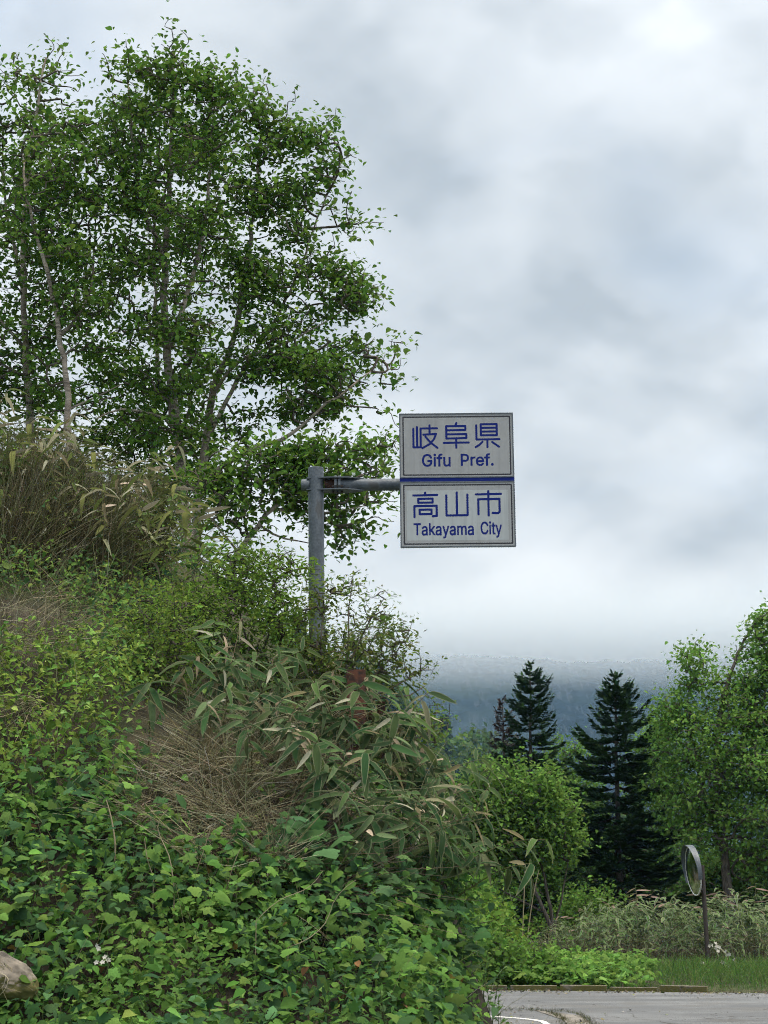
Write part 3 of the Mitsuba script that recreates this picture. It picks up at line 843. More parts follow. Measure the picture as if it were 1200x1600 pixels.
birch('birch_tree_005', 16, 27.5,
      [([(234, 830), (237, 760), (240, 680), (245, 620), (243, 500), (240, 350), (225, 200)], .075, .014), ([(241, 660), (200, 620), (150, 600)], .02, .007), ([(239, 720), (280, 700), (330, 690)], .02, .006), ([(238, 740), (200, 730), (170, 740)], .016, .005)],
      [(160, 120), (330, 140), (390, 260), (380, 420), (360, 600), (350, 760), (310, 830), (240, 790), (190, 740), (110, 730), (60, 700), (70, 620), (120, 560), (110, 380), (120, 250)],
      2400, 'grey trunked birch standing behind the other birches', HOLES, gap=.42, extra=[([(10, 610), (330, 600), (340, 820), (290, 810), (200, 730), (20, 680)], 620)])

# ---------------------------------------------------------------- trees and bushes beyond the road
FRESH = [(.095, .185, .036), (.11, .21, .044), (.075, .150, .032), (.13, .225, .055)]
MIDG = [(.070, .145, .034), (.085, .165, .042), (.055, .115, .028)]
DARKG = [(.030, .068, .022), (.040, .085, .026), (.024, .055, .02)]


def broad(name, seed, Y, stems, poly, n, label, cols, size=.075, per=6, gap=.28, spread=.17, clump=.24, mat='m_bark', ymax=2.0, thick=.8, group=None, cat_='tree', nbranch=6, tpls=OVATE, sprigs=38):
    r = np.random.default_rng(seed)
    att = poly_attractors(r, poly, Y, int(n * .9), clump, thick, ymax, (), gap + .12, 7, 9, (38, 26), .42)
    ex = Polygon(poly).exterior
    cx, cy = Polygon(poly).centroid.coords[0]
    for t in r.random(sprigs):                               # sprigs that stand out of the outline
        q = np.array(ex.interpolate(t, True).coords[0])
        if q[1] > cy + 40:
            continue
        o = unit(np.array([q[0] - cx, q[1] - cy - 60]))
        u = r.random(9)[:, None]
        a = q + o * (u * r.uniform(14, 36) - 12) + r.normal(0, 3, (9, 2))
        att = np.vstack([att, at(a[:, 0], a[:, 1], np.full(9, Y + r.normal(0, .4)))])
    tree(name, seed, [px_stem(s, Y, a, b, .3, seed + i) for i, (s, a, b) in enumerate(stems)], att,
         dict(tpls=tpls, per=int(per * 1.5), spread=spread, size=size * 1.3, cols=cols, droop=.25, flat=.6, dv=.2), r_tip=.006, sag=-.1, mat=mat, label=label, cat_=cat_, group=group, nbranch=nbranch, sides=7, step=.6)


broad('broadleaf_tree', 31, 44.0, [([(1143, 1440), (1137, 1380), (1128, 1300), (1120, 1230), (1125, 1120), (1150, 1030), (1190, 960)], .13, .02), ([(1128, 1290), (1090, 1200), (1075, 1100), (1080, 1050)], .06, .012), ([(1122, 1220), (1180, 1120), (1240, 1000)], .06, .012)],
      [(1082, 1020), (1110, 1025), (1120, 1050), (1145, 1030), (1165, 1005), (1190, 970), (1260, 930), (1330, 1000), (1340, 1300), (1280, 1390), (1130, 1385), (1060, 1370), (1040, 1290), (1030, 1210), (1035, 1150), (1045, 1090), (1060, 1070)],
      4200, 'large fresh green tree at the right edge behind the mirror', [(.11, .215, .044), (.13, .24, .052), (.09, .18, .038), (.15, .255, .06)], gap=.26, ymax=2.4)
broad('broadleaf_tree_001', 32, 58.0, [([(1030, 1420), (1032, 1300), (1035, 1180)], .10, .02)],
      [(1000, 1150), (1040, 1135), (1075, 1150), (1090, 1260), (1060, 1390), (1000, 1390), (985, 1250)], 1100, 'pale green tree between the right fir and the large tree', FRESH, gap=.15)
broad('broadleaf_tree_002', 33, 60.0, [([(880, 1420), (880, 1300), (885, 1200)], .10, .02)],
      [(850, 1185), (875, 1165), (905, 1170), (925, 1200), (930, 1320), (880, 1400), (850, 1330)], 1000, 'pale green treetop showing between the two dark firs', FRESH, gap=.15)
broad('broadleaf_tree_003', 34, 41.5, [([(868, 1470), (840, 1400), (812, 1345), (785, 1290), (770, 1240)], .055, .012), ([(866, 1460), (855, 1390), (838, 1320), (832, 1260)], .045, .012), ([(850, 1425), (800, 1400), (755, 1372)], .03, .01), ([(865, 1460), (880, 1390), (890, 1330)], .03, .01)],
      [(790, 1205), (815, 1190), (840, 1205), (865, 1230), (885, 1260), (890, 1310), (872, 1345), (845, 1350), (815, 1335), (790, 1350), (770, 1395), (735, 1425), (690, 1415), (665, 1360), (680, 1290), (700, 1235), (735, 1222), (752, 1200), (770, 1212)],
      2600, 'rounded light green bushy tree with bare tan stems left of the firs', [(.10, .19, .038), (.115, .21, .045), (.08, .155, .034), (.13, .225, .055)], gap=.2, nbranch=10)
broad('broadleaf_tree_004', 35, 45.0, [([(700, 1470), (700, 1400), (690, 1330)], .06, .015)],
      [(640, 1290), (690, 1235), (740, 1230), (790, 1320), (860, 1340), (880, 1420), (850, 1470), (660, 1480), (630, 1400)], 2400, 'dark green thicket under the light green bushy tree', MIDG, gap=.15, cat_='thicket')
broad('broadleaf_tree_005', 36, 54.0, [([(1000, 1440), (1000, 1380), (1000, 1330)], .06, .015)],
      [(850, 1330), (950, 1300), (1080, 1320), (1210, 1310), (1260, 1430), (1100, 1450), (860, 1450)], 2200, 'dim thicket behind the pale hedge of dwarf bamboo', DARKG + MIDG, gap=.1, cat_='thicket', ymax=1.5)
broad('broadleaf_tree_006', 37, 47.0, [([(1180, 1440), (1175, 1390), (1170, 1340)], .05, .012)],
      [(1060, 1380), (1110, 1340), (1200, 1330), (1260, 1370), (1260, 1440), (1080, 1440)], 900, 'low leafy boughs behind the hedge right of the mirror', MIDG, gap=.2, cat_='bush')


def fir(name, seed, px, top_py, base_py, Y, widths, cols, label, dens=1.0, wood=(.07, .055, .045), gaps=0.0):
    """widths: (py, half width in pixels on the left, on the right)."""
    r = np.random.default_rng(seed)
    tp, bp = at(float(px), float(top_py), Y), at(float(px), float(base_py), Y)
    bp[0] = tp[0] = (tp[0] + bp[0]) / 2
    H = tp[2] - bp[2]
    W = np.array(widths, float)
    zs = np.array([at(float(px), float(a), Y)[2] for a in W[:, 0]])[::-1]
    k = Y / FOC
    wl, wr = (W[:, 1] * k * 1.27)[::-1], (W[:, 2] * k * 1.27)[::-1]
    tz = np.linspace(0, 1, 14)
    trunk = bp + (tp - bp) * tz[:, None] + np.c_[r.normal(0, .012, 14), r.normal(0, .012, 14), np.zeros(14)]
    V, F = tube(trunk, np.interp(tz, [0, .75, 1], [.11, .035, .008]), 8)
    put(f'{name}__trunk', V, F, 'm_bark')
    P, X, Nn, S, wood_parts, nb = [], [], [], [], [], 0
    z = tp[2] - .12
    i = 0
    big = []
    while z > bp[2] + .15:
        f = (tp[2] - z) / H
        step = .15 + .07 * min(1, f * 3)
        nbr = int(r.integers(5, 8)) if f > .05 else 4
        a0 = r.uniform(0, 6.28)
        for b in range(nbr):
            if r.random() < gaps:
                continue
            a = a0 + b * 2 * math.pi / nbr + r.normal(0, .18)
            zz = z + r.normal(0, .06)
            left, right = np.interp(zz, zs, wl), np.interp(zz, zs, wr)
            ca = math.cos(a)
            L = (left if ca < 0 else right) * abs(ca) + (left + right) / 2 * (1 - abs(ca))
            L = max(.06, L * r.choice([r.uniform(.6, .9), r.uniform(.88, 1.08)]))
            d = np.array([ca, math.sin(a), 0])
            n = max(4, int(L / .10))
            t = np.linspace(0, 1, n)
            lift = .32 if f < .25 else .12 - .25 * min(1, f)
            path = trunk_at(trunk, zz) + d * (L * t)[:, None] + np.array([0, 0, 1]) * (L * (lift * t + (.10 if f > .3 else .24) * t ** 2.6 - .12 * np.sin(t * math.pi)))[:, None]
            V, F = tube(path, np.linspace(.006 + .009 * L, .003, n), 4, cap=False)
            wood_parts.append((V, F, np.array(wood)))
            side = np.cross([0, 0, 1.0], d)
            m = int((14 + 62 * L) * dens)
            u = r.uniform(.05, 1.0, m) ** .75
            pos = np.stack([np.interp(u, t, path[:, c]) for c in range(3)], 1)
            sgn_ = np.where(r.random(m) < .5, -1, 1)[:, None]
            ln = np.clip(.34 * L * (1.1 - u) * r.uniform(.6, 1.3, m) + .09, .09, .42)
            dirs = unit(d * .75 + side * sgn_ * r.uniform(.5, 1.0, (m, 1)) + np.array([0, 0, .12]) + r.normal(0, .10, (m, 3)))
            P.append(pos); X.append(dirs); S.append(ln); Nn.append(np.tile([0, 0, 1.0], (m, 1)) + r.normal(0, .25, (m, 3)))
            P.append(pos + dirs * (ln * .45)[:, None]); X.append(unit(dirs * .7 - side * sgn_ * .4 + d * .6)); S.append(ln * .6); Nn.append(np.tile([0, 0, 1.0], (m, 1)) + r.normal(0, .3, (m, 3)))
            P.append(path[-1:]); X.append(unit((path[-1:] - path[-2:-1]))); S.append(np.array([.16])); Nn.append(np.array([[0, 0, 1.0]]))
        z -= step * r.uniform(.85, 1.15)
        i += 1
    V, F, C = cat(wood_parts)
    put(f'{name}__branch', V, F, 'm_stem', C, kind='stuff')
    P, X, Nn, S = np.vstack(P), np.vstack(X), np.vstack(Nn), np.concatenate(S)
    V, F, C = leaves(NEEDLE, P, X, Nn, S, tints(r, len(P), cols, .22), r, wid=np.clip(.30 / S, .9, 2.4))
    put(f'{name}__crown', V, F, 'm_needle', C, kind='stuff')
    labels[name] = {'label': label, 'category': 'fir tree'}


def trunk_at(tr, z):
    return np.array([np.interp(z, tr[:, 2], tr[:, 0]), np.interp(z, tr[:, 2], tr[:, 1]), z])


FIR = [(.027, .062, .026), (.040, .084, .033), (.020, .047, .023), (.055, .10, .036)]
fir('fir_tree', 41, 831, 1036, 1470, 50.0, [(1036, 1, 1), (1050, 7, 7), (1072, 19, 25), (1100, 24, 29), (1130, 34, 26), (1150, 36, 42), (1180, 52, 45), (1230, 60, 62), (1330, 66, 70), (1470, 60, 60)], FIR, 'left dark fir with a sparse pointed top')
fir('fir_tree_001', 42, 965, 1048, 1470, 46.0, [(1048, 1, 1), (1062, 8, 9), (1085, 20, 31), (1110, 30, 33), (1130, 34, 48), (1152, 58, 58), (1200, 62, 72), (1260, 74, 82), (1330, 84, 88), (1470, 70, 75)], FIR, 'right dark fir, broad and dense, behind the dwarf bamboo hedge', 1.15)
fir('fir_tree_002', 43, 788, 1092, 1440, 53.0, [(1092, 1, 1), (1110, 8, 10), (1130, 12, 14), (1160, 22, 22), (1200, 26, 24), (1440, 20, 20)], [(.085, .07, .062), (.11, .09, .08), (.06, .055, .05)], 'thin half dead grey brown fir beside the left dark fir', .55, gaps=.25)

# ---------------------------------------------------------------- plants on the bank
ZONES = {
    'crest': [(-300, 520), (0, 610), (110, 665), (200, 690), (290, 780), (330, 870), (300, 925), (245, 850), (165, 775), (0, 745), (-300, 700)],
    'stems': [(-300, 690), (0, 735), (165, 765), (250, 840), (290, 915), (200, 935), (60, 920), (-300, 900)],
    'sasa': [(190, 1070), (300, 1030), (480, 1040), (560, 1075), (690, 1090), (760, 1290), (680, 1370), (600, 1330), (520, 1280), (430, 1200), (300, 1130)],
    'hay': [(175, 1170), (290, 1160), (420, 1120), (485, 1170), (470, 1290), (410, 1385), (300, 1370), (200, 1290)],
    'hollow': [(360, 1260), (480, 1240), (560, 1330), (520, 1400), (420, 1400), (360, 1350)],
    'dry': [(-60, 950), (90, 940), (130, 1010), (60, 1050), (-60, 1040)],
    'bright': [(-300, 1040), (240, 1050), (230, 1120), (150, 1200), (0, 1290), (-300, 1300)],
    'low': [(-300, 890), (60, 910), (290, 925), (330, 1060), (240, 1060), (-300, 1060)],
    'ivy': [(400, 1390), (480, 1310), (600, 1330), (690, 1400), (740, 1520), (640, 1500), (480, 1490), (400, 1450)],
    'herb': [(380, 1480), (520, 1490), (700, 1490), (800, 1560), (800, 1700), (380, 1700)],
}
ZP = {k: Polygon(v) for k, v in ZONES.items()}


def zone_mask(P, *names):
    q = project(P)
    m = np.zeros(len(P), bool)
    for nme in names:
        m |= contains_xy(ZP[nme], q[:, 0], q[:, 1])
    return m


def slope_normal(x, y, e=.15):
    dx = (zat(x + e, y) - zat(x - e, y)) / (2 * e)
    dy = (zat(x, y + e) - zat(x, y - e)) / (2 * e)
    return unit(np.stack([-dx, -dy, np.ones_like(dx)], -1))


def on_bank(rng, n, x0=-4.2, x1=1.35, y0=7.8, y1=20.5, lift=0.12, zmin=0.03):
    """Points spread evenly over the slope of the bank, on the side that shows."""
    x, y = rng.uniform(x0, x1, n), rng.uniform(y0, y1, n)
    nn = slope_normal(x, y)
    keep = (rng.random(n) < (1 / nn[:, 2]) / 2.4) & (zat(x, y) > zmin)
    x, y, nn = x[keep], y[keep], nn[keep]
    P = np.stack([x, y, zat(x, y)], 1)
    q = project(P + [0, 0, lift])
    k = (q[:, 0] > -90) & (q[:, 0] < 900) & (q[:, 1] < 1690)
    return P[k], nn[k]


rng = np.random.default_rng(2024)
GREEN = [(.086, .170, .038), (.108, .198, .046), (.066, .138, .036), (.13, .22, .055)]
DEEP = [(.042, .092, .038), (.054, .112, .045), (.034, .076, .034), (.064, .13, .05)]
YELLOWG = [(.125, .185, .036), (.105, .162, .034), (.145, .205, .046)]
TAN = [(.31, .295, .19), (.24, .225, .135), (.38, .365, .26), (.16, .147, .085)]
BROWN = [(.14, .125, .07), (.19, .17, .10), (.10, .092, .05), (.09, .10, .046)]


def cover(P, nn, rng, per, tpls, size, cols, h0, h1, spread, droop=.15, dv=.25, upness=.55, stalk=True):
    """Leaves held at a height above the earth by thin stalks."""
    B = np.repeat(P, per, 0)
    n = len(B)
    N_ = np.repeat(nn, per, 0)
    h = rng.uniform(h0, h1, n)
    top = B + rng.normal(0, spread, (n, 3)) * [1, 1, .3] + np.array([0, -.25, .85]) * h[:, None] + N_ * (h * .3)[:, None]
    face = unit(N_ * .5 + np.array([0, -.30, upness]))
    X = unit(rng.normal(size=(n, 3)) * [1, 1, .4] + np.array([0, -.35, -.15]) - np.array([0, 0, droop]))
    Nn = face + rng.normal(0, .33, (n, 3))
    S = size * np.exp(rng.normal(0, .28, n))
    return leaves(tpls, top, X, Nn, S, tints(rng, n, cols, dv), rng)


def smooth(a, b, x):
    t = np.clip((x - a) / (b - a), 0, 1)
    return t * t * (3 - 2 * t)


# 1: small leaved cover everywhere, one object for what nobody could count
P, nn = on_bank(rng, 60000)
q = project(P)
parts = []
m = zone_mask(P, 'bright') & (rng.random(len(P)) < .7)
parts.append(cover(P[m], nn[m], rng, 8, ELLIP + LANCE + LANCE + OVATE, .044, YELLOWG + YELLOWG + GREEN, .05, .36, .07, dv=.3))
m = zone_mask(P, 'low') & ~zone_mask(P, 'dry') & (rng.random(len(P)) < .55)
parts.append(cover(P[m], nn[m], rng, 7, LANCE + ELLIP + OVATE, .040, YELLOWG + GREEN + DEEP, .04, .30, .07))
m = zone_mask(P, 'stems', 'crest') & (rng.random(len(P)) < .08 + .5 * (meshkit.fbm(P * 1.7 + 8, 3, 23) > .53))
parts.append(cover(P[m], nn[m], rng, 5, ELLIP + OVATE, .04, GREEN + DEEP + YELLOWG, .08, .6, .08))
m = (zone_mask(P, 'sasa') | zone_mask(P, 'hay') & (rng.random(len(P)) < .45)) & (rng.random(len(P)) < .14 + .35 * (meshkit.fbm(P * 2.2, 2, 33) > .52))
parts.append(cover(P[m], nn[m], rng, 4, OVATE + LANCE, .05, DEEP + GREEN, .03, .25, .07))
m = (q[:, 1] > 1180) & ~zone_mask(P, 'hay', 'hollow', 'sasa', 'bright') & (q[:, 0] < 860)
species = meshkit.fbm(P * 1.6 + 4, 3, 12)
m &= (P[:, 0] < .50)
for lo, hi, tp, sz, cl, fr, pr in ((0, .44, OVATE, .042, GREEN[:3], .70, 7), (.44, .52, HEART + OVATE, .052, GREEN[:3] + DEEP, .45, 5), (.52, 1, LANCE + OVATE + ELLIP, .060, GREEN[:3] + DEEP[:2], .55, 6)):
    k = m & (species >= lo) & (species < hi) & (rng.random(len(P)) < fr)
    parts.append(cover(P[k], nn[k], rng, pr, tp, sz, cl, .04, .30, .07, dv=.18))
k = m & (rng.random(len(P)) < .02)
parts.append(cover(P[k], nn[k], rng, 2, OVATE, .06, [(.20, .17, .05), (.17, .11, .05), (.12, .08, .045)], .06, .24, .07, droop=.5))
# the same growth goes on outside the picture: left of it, behind the crest and down to the road side
x, y = rng.uniform(-9, 1.2, 30000), rng.uniform(5.5, 29, 30000)
Po = np.stack([x, y, zat(x, y)], 1)
qo = project(Po + [0, 0, .12])
k = (Po[:, 2] > -.028) & ((qo[:, 0] < -60) | (qo[:, 1] > 1640) | (y > 17)) & (x < .55)
k &= rng.random(len(k)) < .8
parts.append(cover(Po[k], slope_normal(x[k], y[k]), rng, 3, OVATE + HEART, .075, GREEN + DEEP + YELLOWG, .03, .35, .12))
V, F, C = cat(parts)
put('ground_cover', V, F, 'm_leaf', C, label='dense low leafy ground cover over the bank', category='ground cover', kind='stuff')

# 2: vines with broad lobed leaves over the foot of the bank
P, nn = on_bank(rng, 34000)
q = project(P)
lowz = (q[:, 1] > 1235) & ~zone_mask(P, 'hay', 'hollow', 'sasa')
parts = []
m = lowz & ~zone_mask(P, 'ivy') & (P[:, 0] < .50) & (rng.random(len(P)) < .12 + .34 * smooth(.42, .6, meshkit.fbm(P * 1.1 + 9, 2, 15)))
parts.append(cover(P[m], nn[m], rng, 3, VINE, .058, GREEN[:3] + GREEN[:3] + DEEP[:2], .06, .36, .07, dv=.18))
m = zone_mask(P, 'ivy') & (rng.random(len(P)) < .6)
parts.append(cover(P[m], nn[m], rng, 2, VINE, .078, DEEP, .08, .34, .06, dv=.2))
V, F, C = cat(parts)
put('vine_cover', V, F, 'm_leaf', C, label='broad lobed vine leaves matted over the foot of the bank', category='vine', kind='stuff')


def group_from(gid, entries):
    scene[gid] = {'type': 'shapegroup', **entries}


def place(key, gid, p, rotz, s, tilt=(0, 0)):
    t = T().translate([float(v) for v in p]).rotate([1, 0, 0], float(tilt[0])).rotate([0, 1, 0], float(tilt[1])).rotate([0, 0, 1], float(rotz)).scale(float(s))
    scene[key] = {'type': 'instance', 'shapegroup': {'type': 'ref', 'id': gid}, 'to_world': t}


def numbered(name, k):
    return name if k == 0 else f'{name}_{k:03d}'


def where(p):
    """Words for a place on the foot of the bank."""
    x, y = project(p[None] + [0, 0, .15])[0]
    if contains_xy(ZP['ivy'], x, y):
        return 'in the dark patch under the drooping dwarf bamboo'
    if x < 130 and y > 1430:
        return 'around the mossy rock'
    if y < 1340 and x < 200:
        return 'on the slope left of the hanging hay'
    if y < 1440:
        return 'just below the hanging hay'
    if x > 640:
        return 'beside the left edge of the road'
    if x > 430:
        return 'at the bottom middle left of the road'
    return 'at the bottom right of the mossy rock'


# 3: single leafy vine shoots, each leaf its own part
def herb_variant(gid, seed, nleaf, tpls, size, cols, h, spread, mat='m_leaf', dv=.18):
    r = np.random.default_rng(seed)
    e, stems = {}, []
    for k in range(nleaf):
        a = k * 2.4 + r.normal(0, .4)
        hh = h * r.uniform(.45, 1.0)
        d = np.array([math.cos(a), math.sin(a), 0])
        tip = d * spread * r.uniform(.4, 1.0) + [0, 0, hh]
        stems.append(tube(spline([[0, 0, 0], tip * [.35, .35, .65], tip], 5), [.003, .0025, .002, .002, .0015], 4, cap=False) + (np.array([.06, .09, .03]),))
        V, F, C = leaves(tpls, tip[None], (d + [0, 0, -.25 + r.normal(0, .15)])[None], (np.array([0, 0, 1.0]) + d * .25 + r.normal(0, .18, 3))[None], np.array([size * r.uniform(.75, 1.25)]), tints(r, 1, cols, dv), r)
        e['leaf' + ('' if k == 0 else f'_{k:03d}')] = ply((V, F), mat, smooth=True, color=C)
    V, F, C = cat(stems)
    e['stem'] = ply((V, F), 'm_stem', smooth=True, color=C)
    group_from(gid, e)


for k in range(6):
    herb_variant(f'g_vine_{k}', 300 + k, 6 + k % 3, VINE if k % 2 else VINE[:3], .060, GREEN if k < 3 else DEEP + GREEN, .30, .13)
P, nn = on_bank(rng, 9000)
q = project(P + [0, 0, .2])
m = (q[:, 1] > 1230) & (q[:, 1] < 1640) & (q[:, 0] > -20) & (q[:, 0] < 720) & ~zone_mask(P, 'hay', 'hollow', 'sasa', 'herb')
idx = np.nonzero(m)[0]
sel = []
for i in idx:                                               # apart from one another
    if all(np.sum((P[i] - P[j]) ** 2) > .17 ** 2 for j in sel):
        sel.append(i)
    if len(sel) >= 150:
        break
for k, i in enumerate(sel):
    key = numbered('leafy_vine', k)
    ivy = zone_mask(P[i:i + 1], 'ivy')[0]
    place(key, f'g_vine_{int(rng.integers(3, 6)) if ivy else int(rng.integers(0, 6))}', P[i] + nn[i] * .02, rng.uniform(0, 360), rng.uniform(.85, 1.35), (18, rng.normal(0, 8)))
    w_ = where(P[i])
    labels[key] = {'label': f'leafy vine shoot with lobed leaves {w_}', 'category': 'vine', 'group': f'vine shoots {w_}'}


# 4: mugwort and other upright herbs
def upright_variant(gid, seed, h, n, size, cols, tpls, mat='m_leaf', wid=1.0, lean=.08):
    r = np.random.default_rng(seed)
    stem = spline([[0, 0, 0], [lean * .3, 0, h * .5], [lean, r.normal(0, .03), h]], 8)
    e = {'stem': ply(tube(stem, np.linspace(.004, .002, 8), 5), 'm_stem', smooth=True, color=np.tile([.08, .12, .04], (8 * 5 + 2, 1)))}
    Ls = []
    for k in range(n):
        t = .18 + .82 * (k + .5) / n
        p = np.array([np.interp(t, np.linspace(0, 1, 8), stem[:, c]) for c in range(3)])
        a = k * 2.39 + r.normal(0, .3)
        d = np.array([math.cos(a), math.sin(a), .45 + .5 * t])
        s = size * (1.15 - .65 * t) * r.uniform(.8, 1.2)
        c = tints(r, 1, cols, .15)
        Ls.append(leaves(tpls, p[None], d[None], np.array([[-d[0] * .5, -d[1] * .5, 1.0]]), np.array([s]), c, r, wid=np.array([wid])))
        for sg in (-1, 1):                                  # side lobes
            d2 = d + np.cross([0, 0, 1.0], d) * sg * .9
            Ls.append(leaves(tpls, (p + unit(d) * s * .35)[None], d2[None], np.array([[0, 0, 1.0]]), np.array([s * .55]), c, r, wid=np.array([wid])))
    V, F, C = cat(Ls)
    e['foliage'] = ply((V, F), mat, smooth=True, color=C)
    group_from(gid, e)


for k in range(4):
    upright_variant(f'g_herb_{k}', 330 + k, .30 + .05 * k, 12, .085, [(.080, .155, .050), (.095, .18, .05), (.070, .130, .055)], LANCE + ELLIP, lean=.06)
P, nn = on_bank(rng, 16000)
q = project(P + [0, 0, .2])
m = zone_mask(P, 'herb') | ((q[:, 1] > 1440) & (q[:, 0] > 250) & (q[:, 0] < 420) & (rng.random(len(P)) < .3))
sel = []
for i in np.nonzero(m)[0]:
    if all(np.sum((P[i] - P[j]) ** 2) > .085 ** 2 for j in sel):
        sel.append(i)
    if len(sel) >= 170:
        break
for k, i in enumerate(sel):
    key = numbered('upright_herb', k)
    place(key, f'g_herb_{int(rng.integers(0, 4))}', P[i], rng.uniform(0, 360), rng.uniform(.6, 1.05), (12, rng.normal(0, 8)))
    w_ = where(P[i])
    labels[key] = {'label': f'upright weed with narrow leaves {w_}', 'category': 'weed', 'group': f'upright weeds {w_}'}


# 5: dwarf bamboo
def sasa_variant(gid, seed, h, nl, size, cols, edge, droop=.35, dry=0.0, one=False, mat='m_gloss_leaf', low=.42):
    r = np.random.default_rng(seed)
    bend = r.uniform(.15, .4) * h
    stem = spline([[0, 0, 0], [bend * .2, 0, h * .55], [bend, r.normal(0, .04), h * .95]], 9)
    e = {'culm': ply(tube(stem, np.linspace(.0042, .002, 9), 5), 'm_stem', smooth=True, color=np.tile([.13, .13, .06] if dry < .5 else [.26, .2, .12], (9 * 5 + 2, 1)))}
    all_ = []
    for k in range(nl):
        t = 1.0 - low * (k / max(1, nl - 1)) ** 1.1
        p = np.array([np.interp(t, np.linspace(0, 1, 9), stem[:, c]) for c in range(3)])
        a = k * 2.5 + r.normal(0, .5)
        d = np.array([math.cos(a) + (.35 if not one else .1), math.sin(a), r.uniform(-.35, .45) - .1 * k / nl])
        isdry = r.random() < dry
        c = tints(r, 1, TAN if isdry else cols, .2)
        e_ = np.clip(np.asarray(edge if not isdry else c[0] * 1.15) * np.exp(r.normal(0, .2)), 0, .6)
        V, F, C = leaves(SASA, p[None], d[None], (np.array([0, 0, 1.0]) + r.normal(0, .35, 3))[None], np.array([size * r.uniform(.7, 1.2)]), c, r, edge=e_, wid=np.array([r.uniform(.55, 1.0) if isdry else r.uniform(.85, 1.15)]))
        if one:
            all_.append((V, F, C))
        else:
            e['leaf' + ('' if k == 0 else f'_{k:03d}')] = ply((V, F), mat, smooth=True, color=C)
    if one:
        V, F, C = cat(all_)
        e['foliage'] = ply((V, F), mat, smooth=True, color=C)
    group_from(gid, e)


SASAC = [(.048, .085, .034), (.060, .100, .038), (.036, .070, .030), (.072, .105, .052)]
for k in range(7):
    sasa_variant(f'g_sasa_{k}', 360 + k, .48 + .06 * k, 10, .195, SASAC, (.20, .21, .13), dry=(.03, .06, .06, .12, .1, .2, .85)[k])
for k in range(6):
    sasa_variant(f'g_crest_{k}', 380 + k, .70 + .07 * k, 14, .19, [(.085, .115, .035), (.10, .125, .04), (.07, .095, .03)], (.17, .16, .08), dry=(.04, .08, .12, .2, .25, .6)[k], one=True, low=.55)
for k in range(6):
    sasa_variant(f'g_hedge_{k}', 400 + k, .85 + .06 * k, 17, .22, [(.075, .13, .042), (.09, .15, .048), (.10, .14, .055)], (.54, .58, .42), dry=(.0, .03, .05, .06, .08, .15)[k], one=True, low=.8)


def scatter_sasa(cand, nn, gids, count, mind, name0, start, label, group, size=(.85, 1.2), lean=(30, 14), probs=None, cat_='dwarf bamboo', place_of=None):
    sel = []
    for i in range(len(cand)):
        if all(np.sum((cand[i] - cand[j]) ** 2) > mind ** 2 for j in sel):
            sel.append(i)
        if len(sel) >= count:
            break
    for k, i in enumerate(sel):
        key = numbered(name0, start + k)
        down = math.degrees(math.atan2(nn[i, 1], nn[i, 0]))
        place(key, gids[int(rng.choice(len(gids), p=probs))], cand[i], down + rng.normal(0, 55), rng.uniform(*size), (rng.normal(lean[0], lean[1]) * (-nn[i, 1] > 0), rng.normal(lean[0], lean[1]) * nn[i, 0]))
        x, y = project(cand[i][None] + [0, 0, .4])[0]
        w_ = ' ' + place_of(x, y) if place_of else ''
        labels[key] = {'label': label + w_, 'category': cat_, 'group': group + w_}
    return start + len(sel)


P, nn = on_bank(rng, 60000)
m = zone_mask(P + [0, 0, .35], 'sasa') | (zone_mask(P + [0, 0, .35], 'sasa') & zone_mask(P, 'hay'))
ns = scatter_sasa(P[m], nn[m], [f'g_sasa_{k}' for k in range(7)], 300, .085, 'dwarf_bamboo', 0, 'long leaved dwarf bamboo on the bank', 'dwarf bamboo',
                  place_of=lambda x, y: ('left of the hanging hay' if x < 300 else 'just above the hanging hay' if x < 440 else 'below the foot of the sign pole' if x < 540 and y < 1180 else 'right of the hanging hay' if x < 540
                                         else 'around the rusty posts' if y < 1190 else 'on the overhanging right end'), probs=[.21, .21, .19, .16, .12, .07, .04])
x, y = rng.uniform(-4.6, -1.0, 4000), rng.uniform(15.0, 17.5, 4000)
Pc = np.stack([x, y, zat(x, y)], 1)
qc = project(Pc + [0, 0, .8])
m = contains_xy(ZP['crest'], qc[:, 0], qc[:, 1]) & (qc[:, 0] > -60)
ns = scatter_sasa(Pc[m], slope_normal(x[m], y[m]), [f'g_crest_{k}' for k in range(6)], 95, .15, 'crest_bamboo', 0, 'yellowish dwarf bamboo on the bank crest', 'crest dwarf bamboo',
                  place_of=lambda x, y: 'at the left edge of the photo' if x < 90 else 'under the white leaning birch trunk' if x < 185 else 'going down towards the left shrub', size=(.8, 1.15), lean=(12, 12))

P, nn = on_bank(rng, 40000)
m = zone_mask(P + [0, 0, .3], 'sasa') & (project(P)[:, 0] > 520) & (project(P)[:, 0] < 690)
i_ = np.nonzero(m)[0]
rim = []
for i in i_:
    if all(np.sum((P[i] - P[j]) ** 2) > .09 ** 2 for j in rim):
        rim.append(i)
    if len(rim) >= 130:
        break
for k, i in enumerate(rim):
    key = numbered('drooping_bamboo', k)
    place(key, f'g_sasa_{int(rng.choice(7, p=[.2, .2, .2, .16, .12, .08, .04]))}', P[i], rng.normal(-35, 40), rng.uniform(.75, 1.1), (rng.normal(24, 10), rng.normal(28, 10)))
    labels[key] = {'label': 'dwarf bamboo drooping to the right from the overhanging edge of the bank', 'category': 'dwarf bamboo', 'group': 'dwarf bamboo drooping from the edge of the bank'}

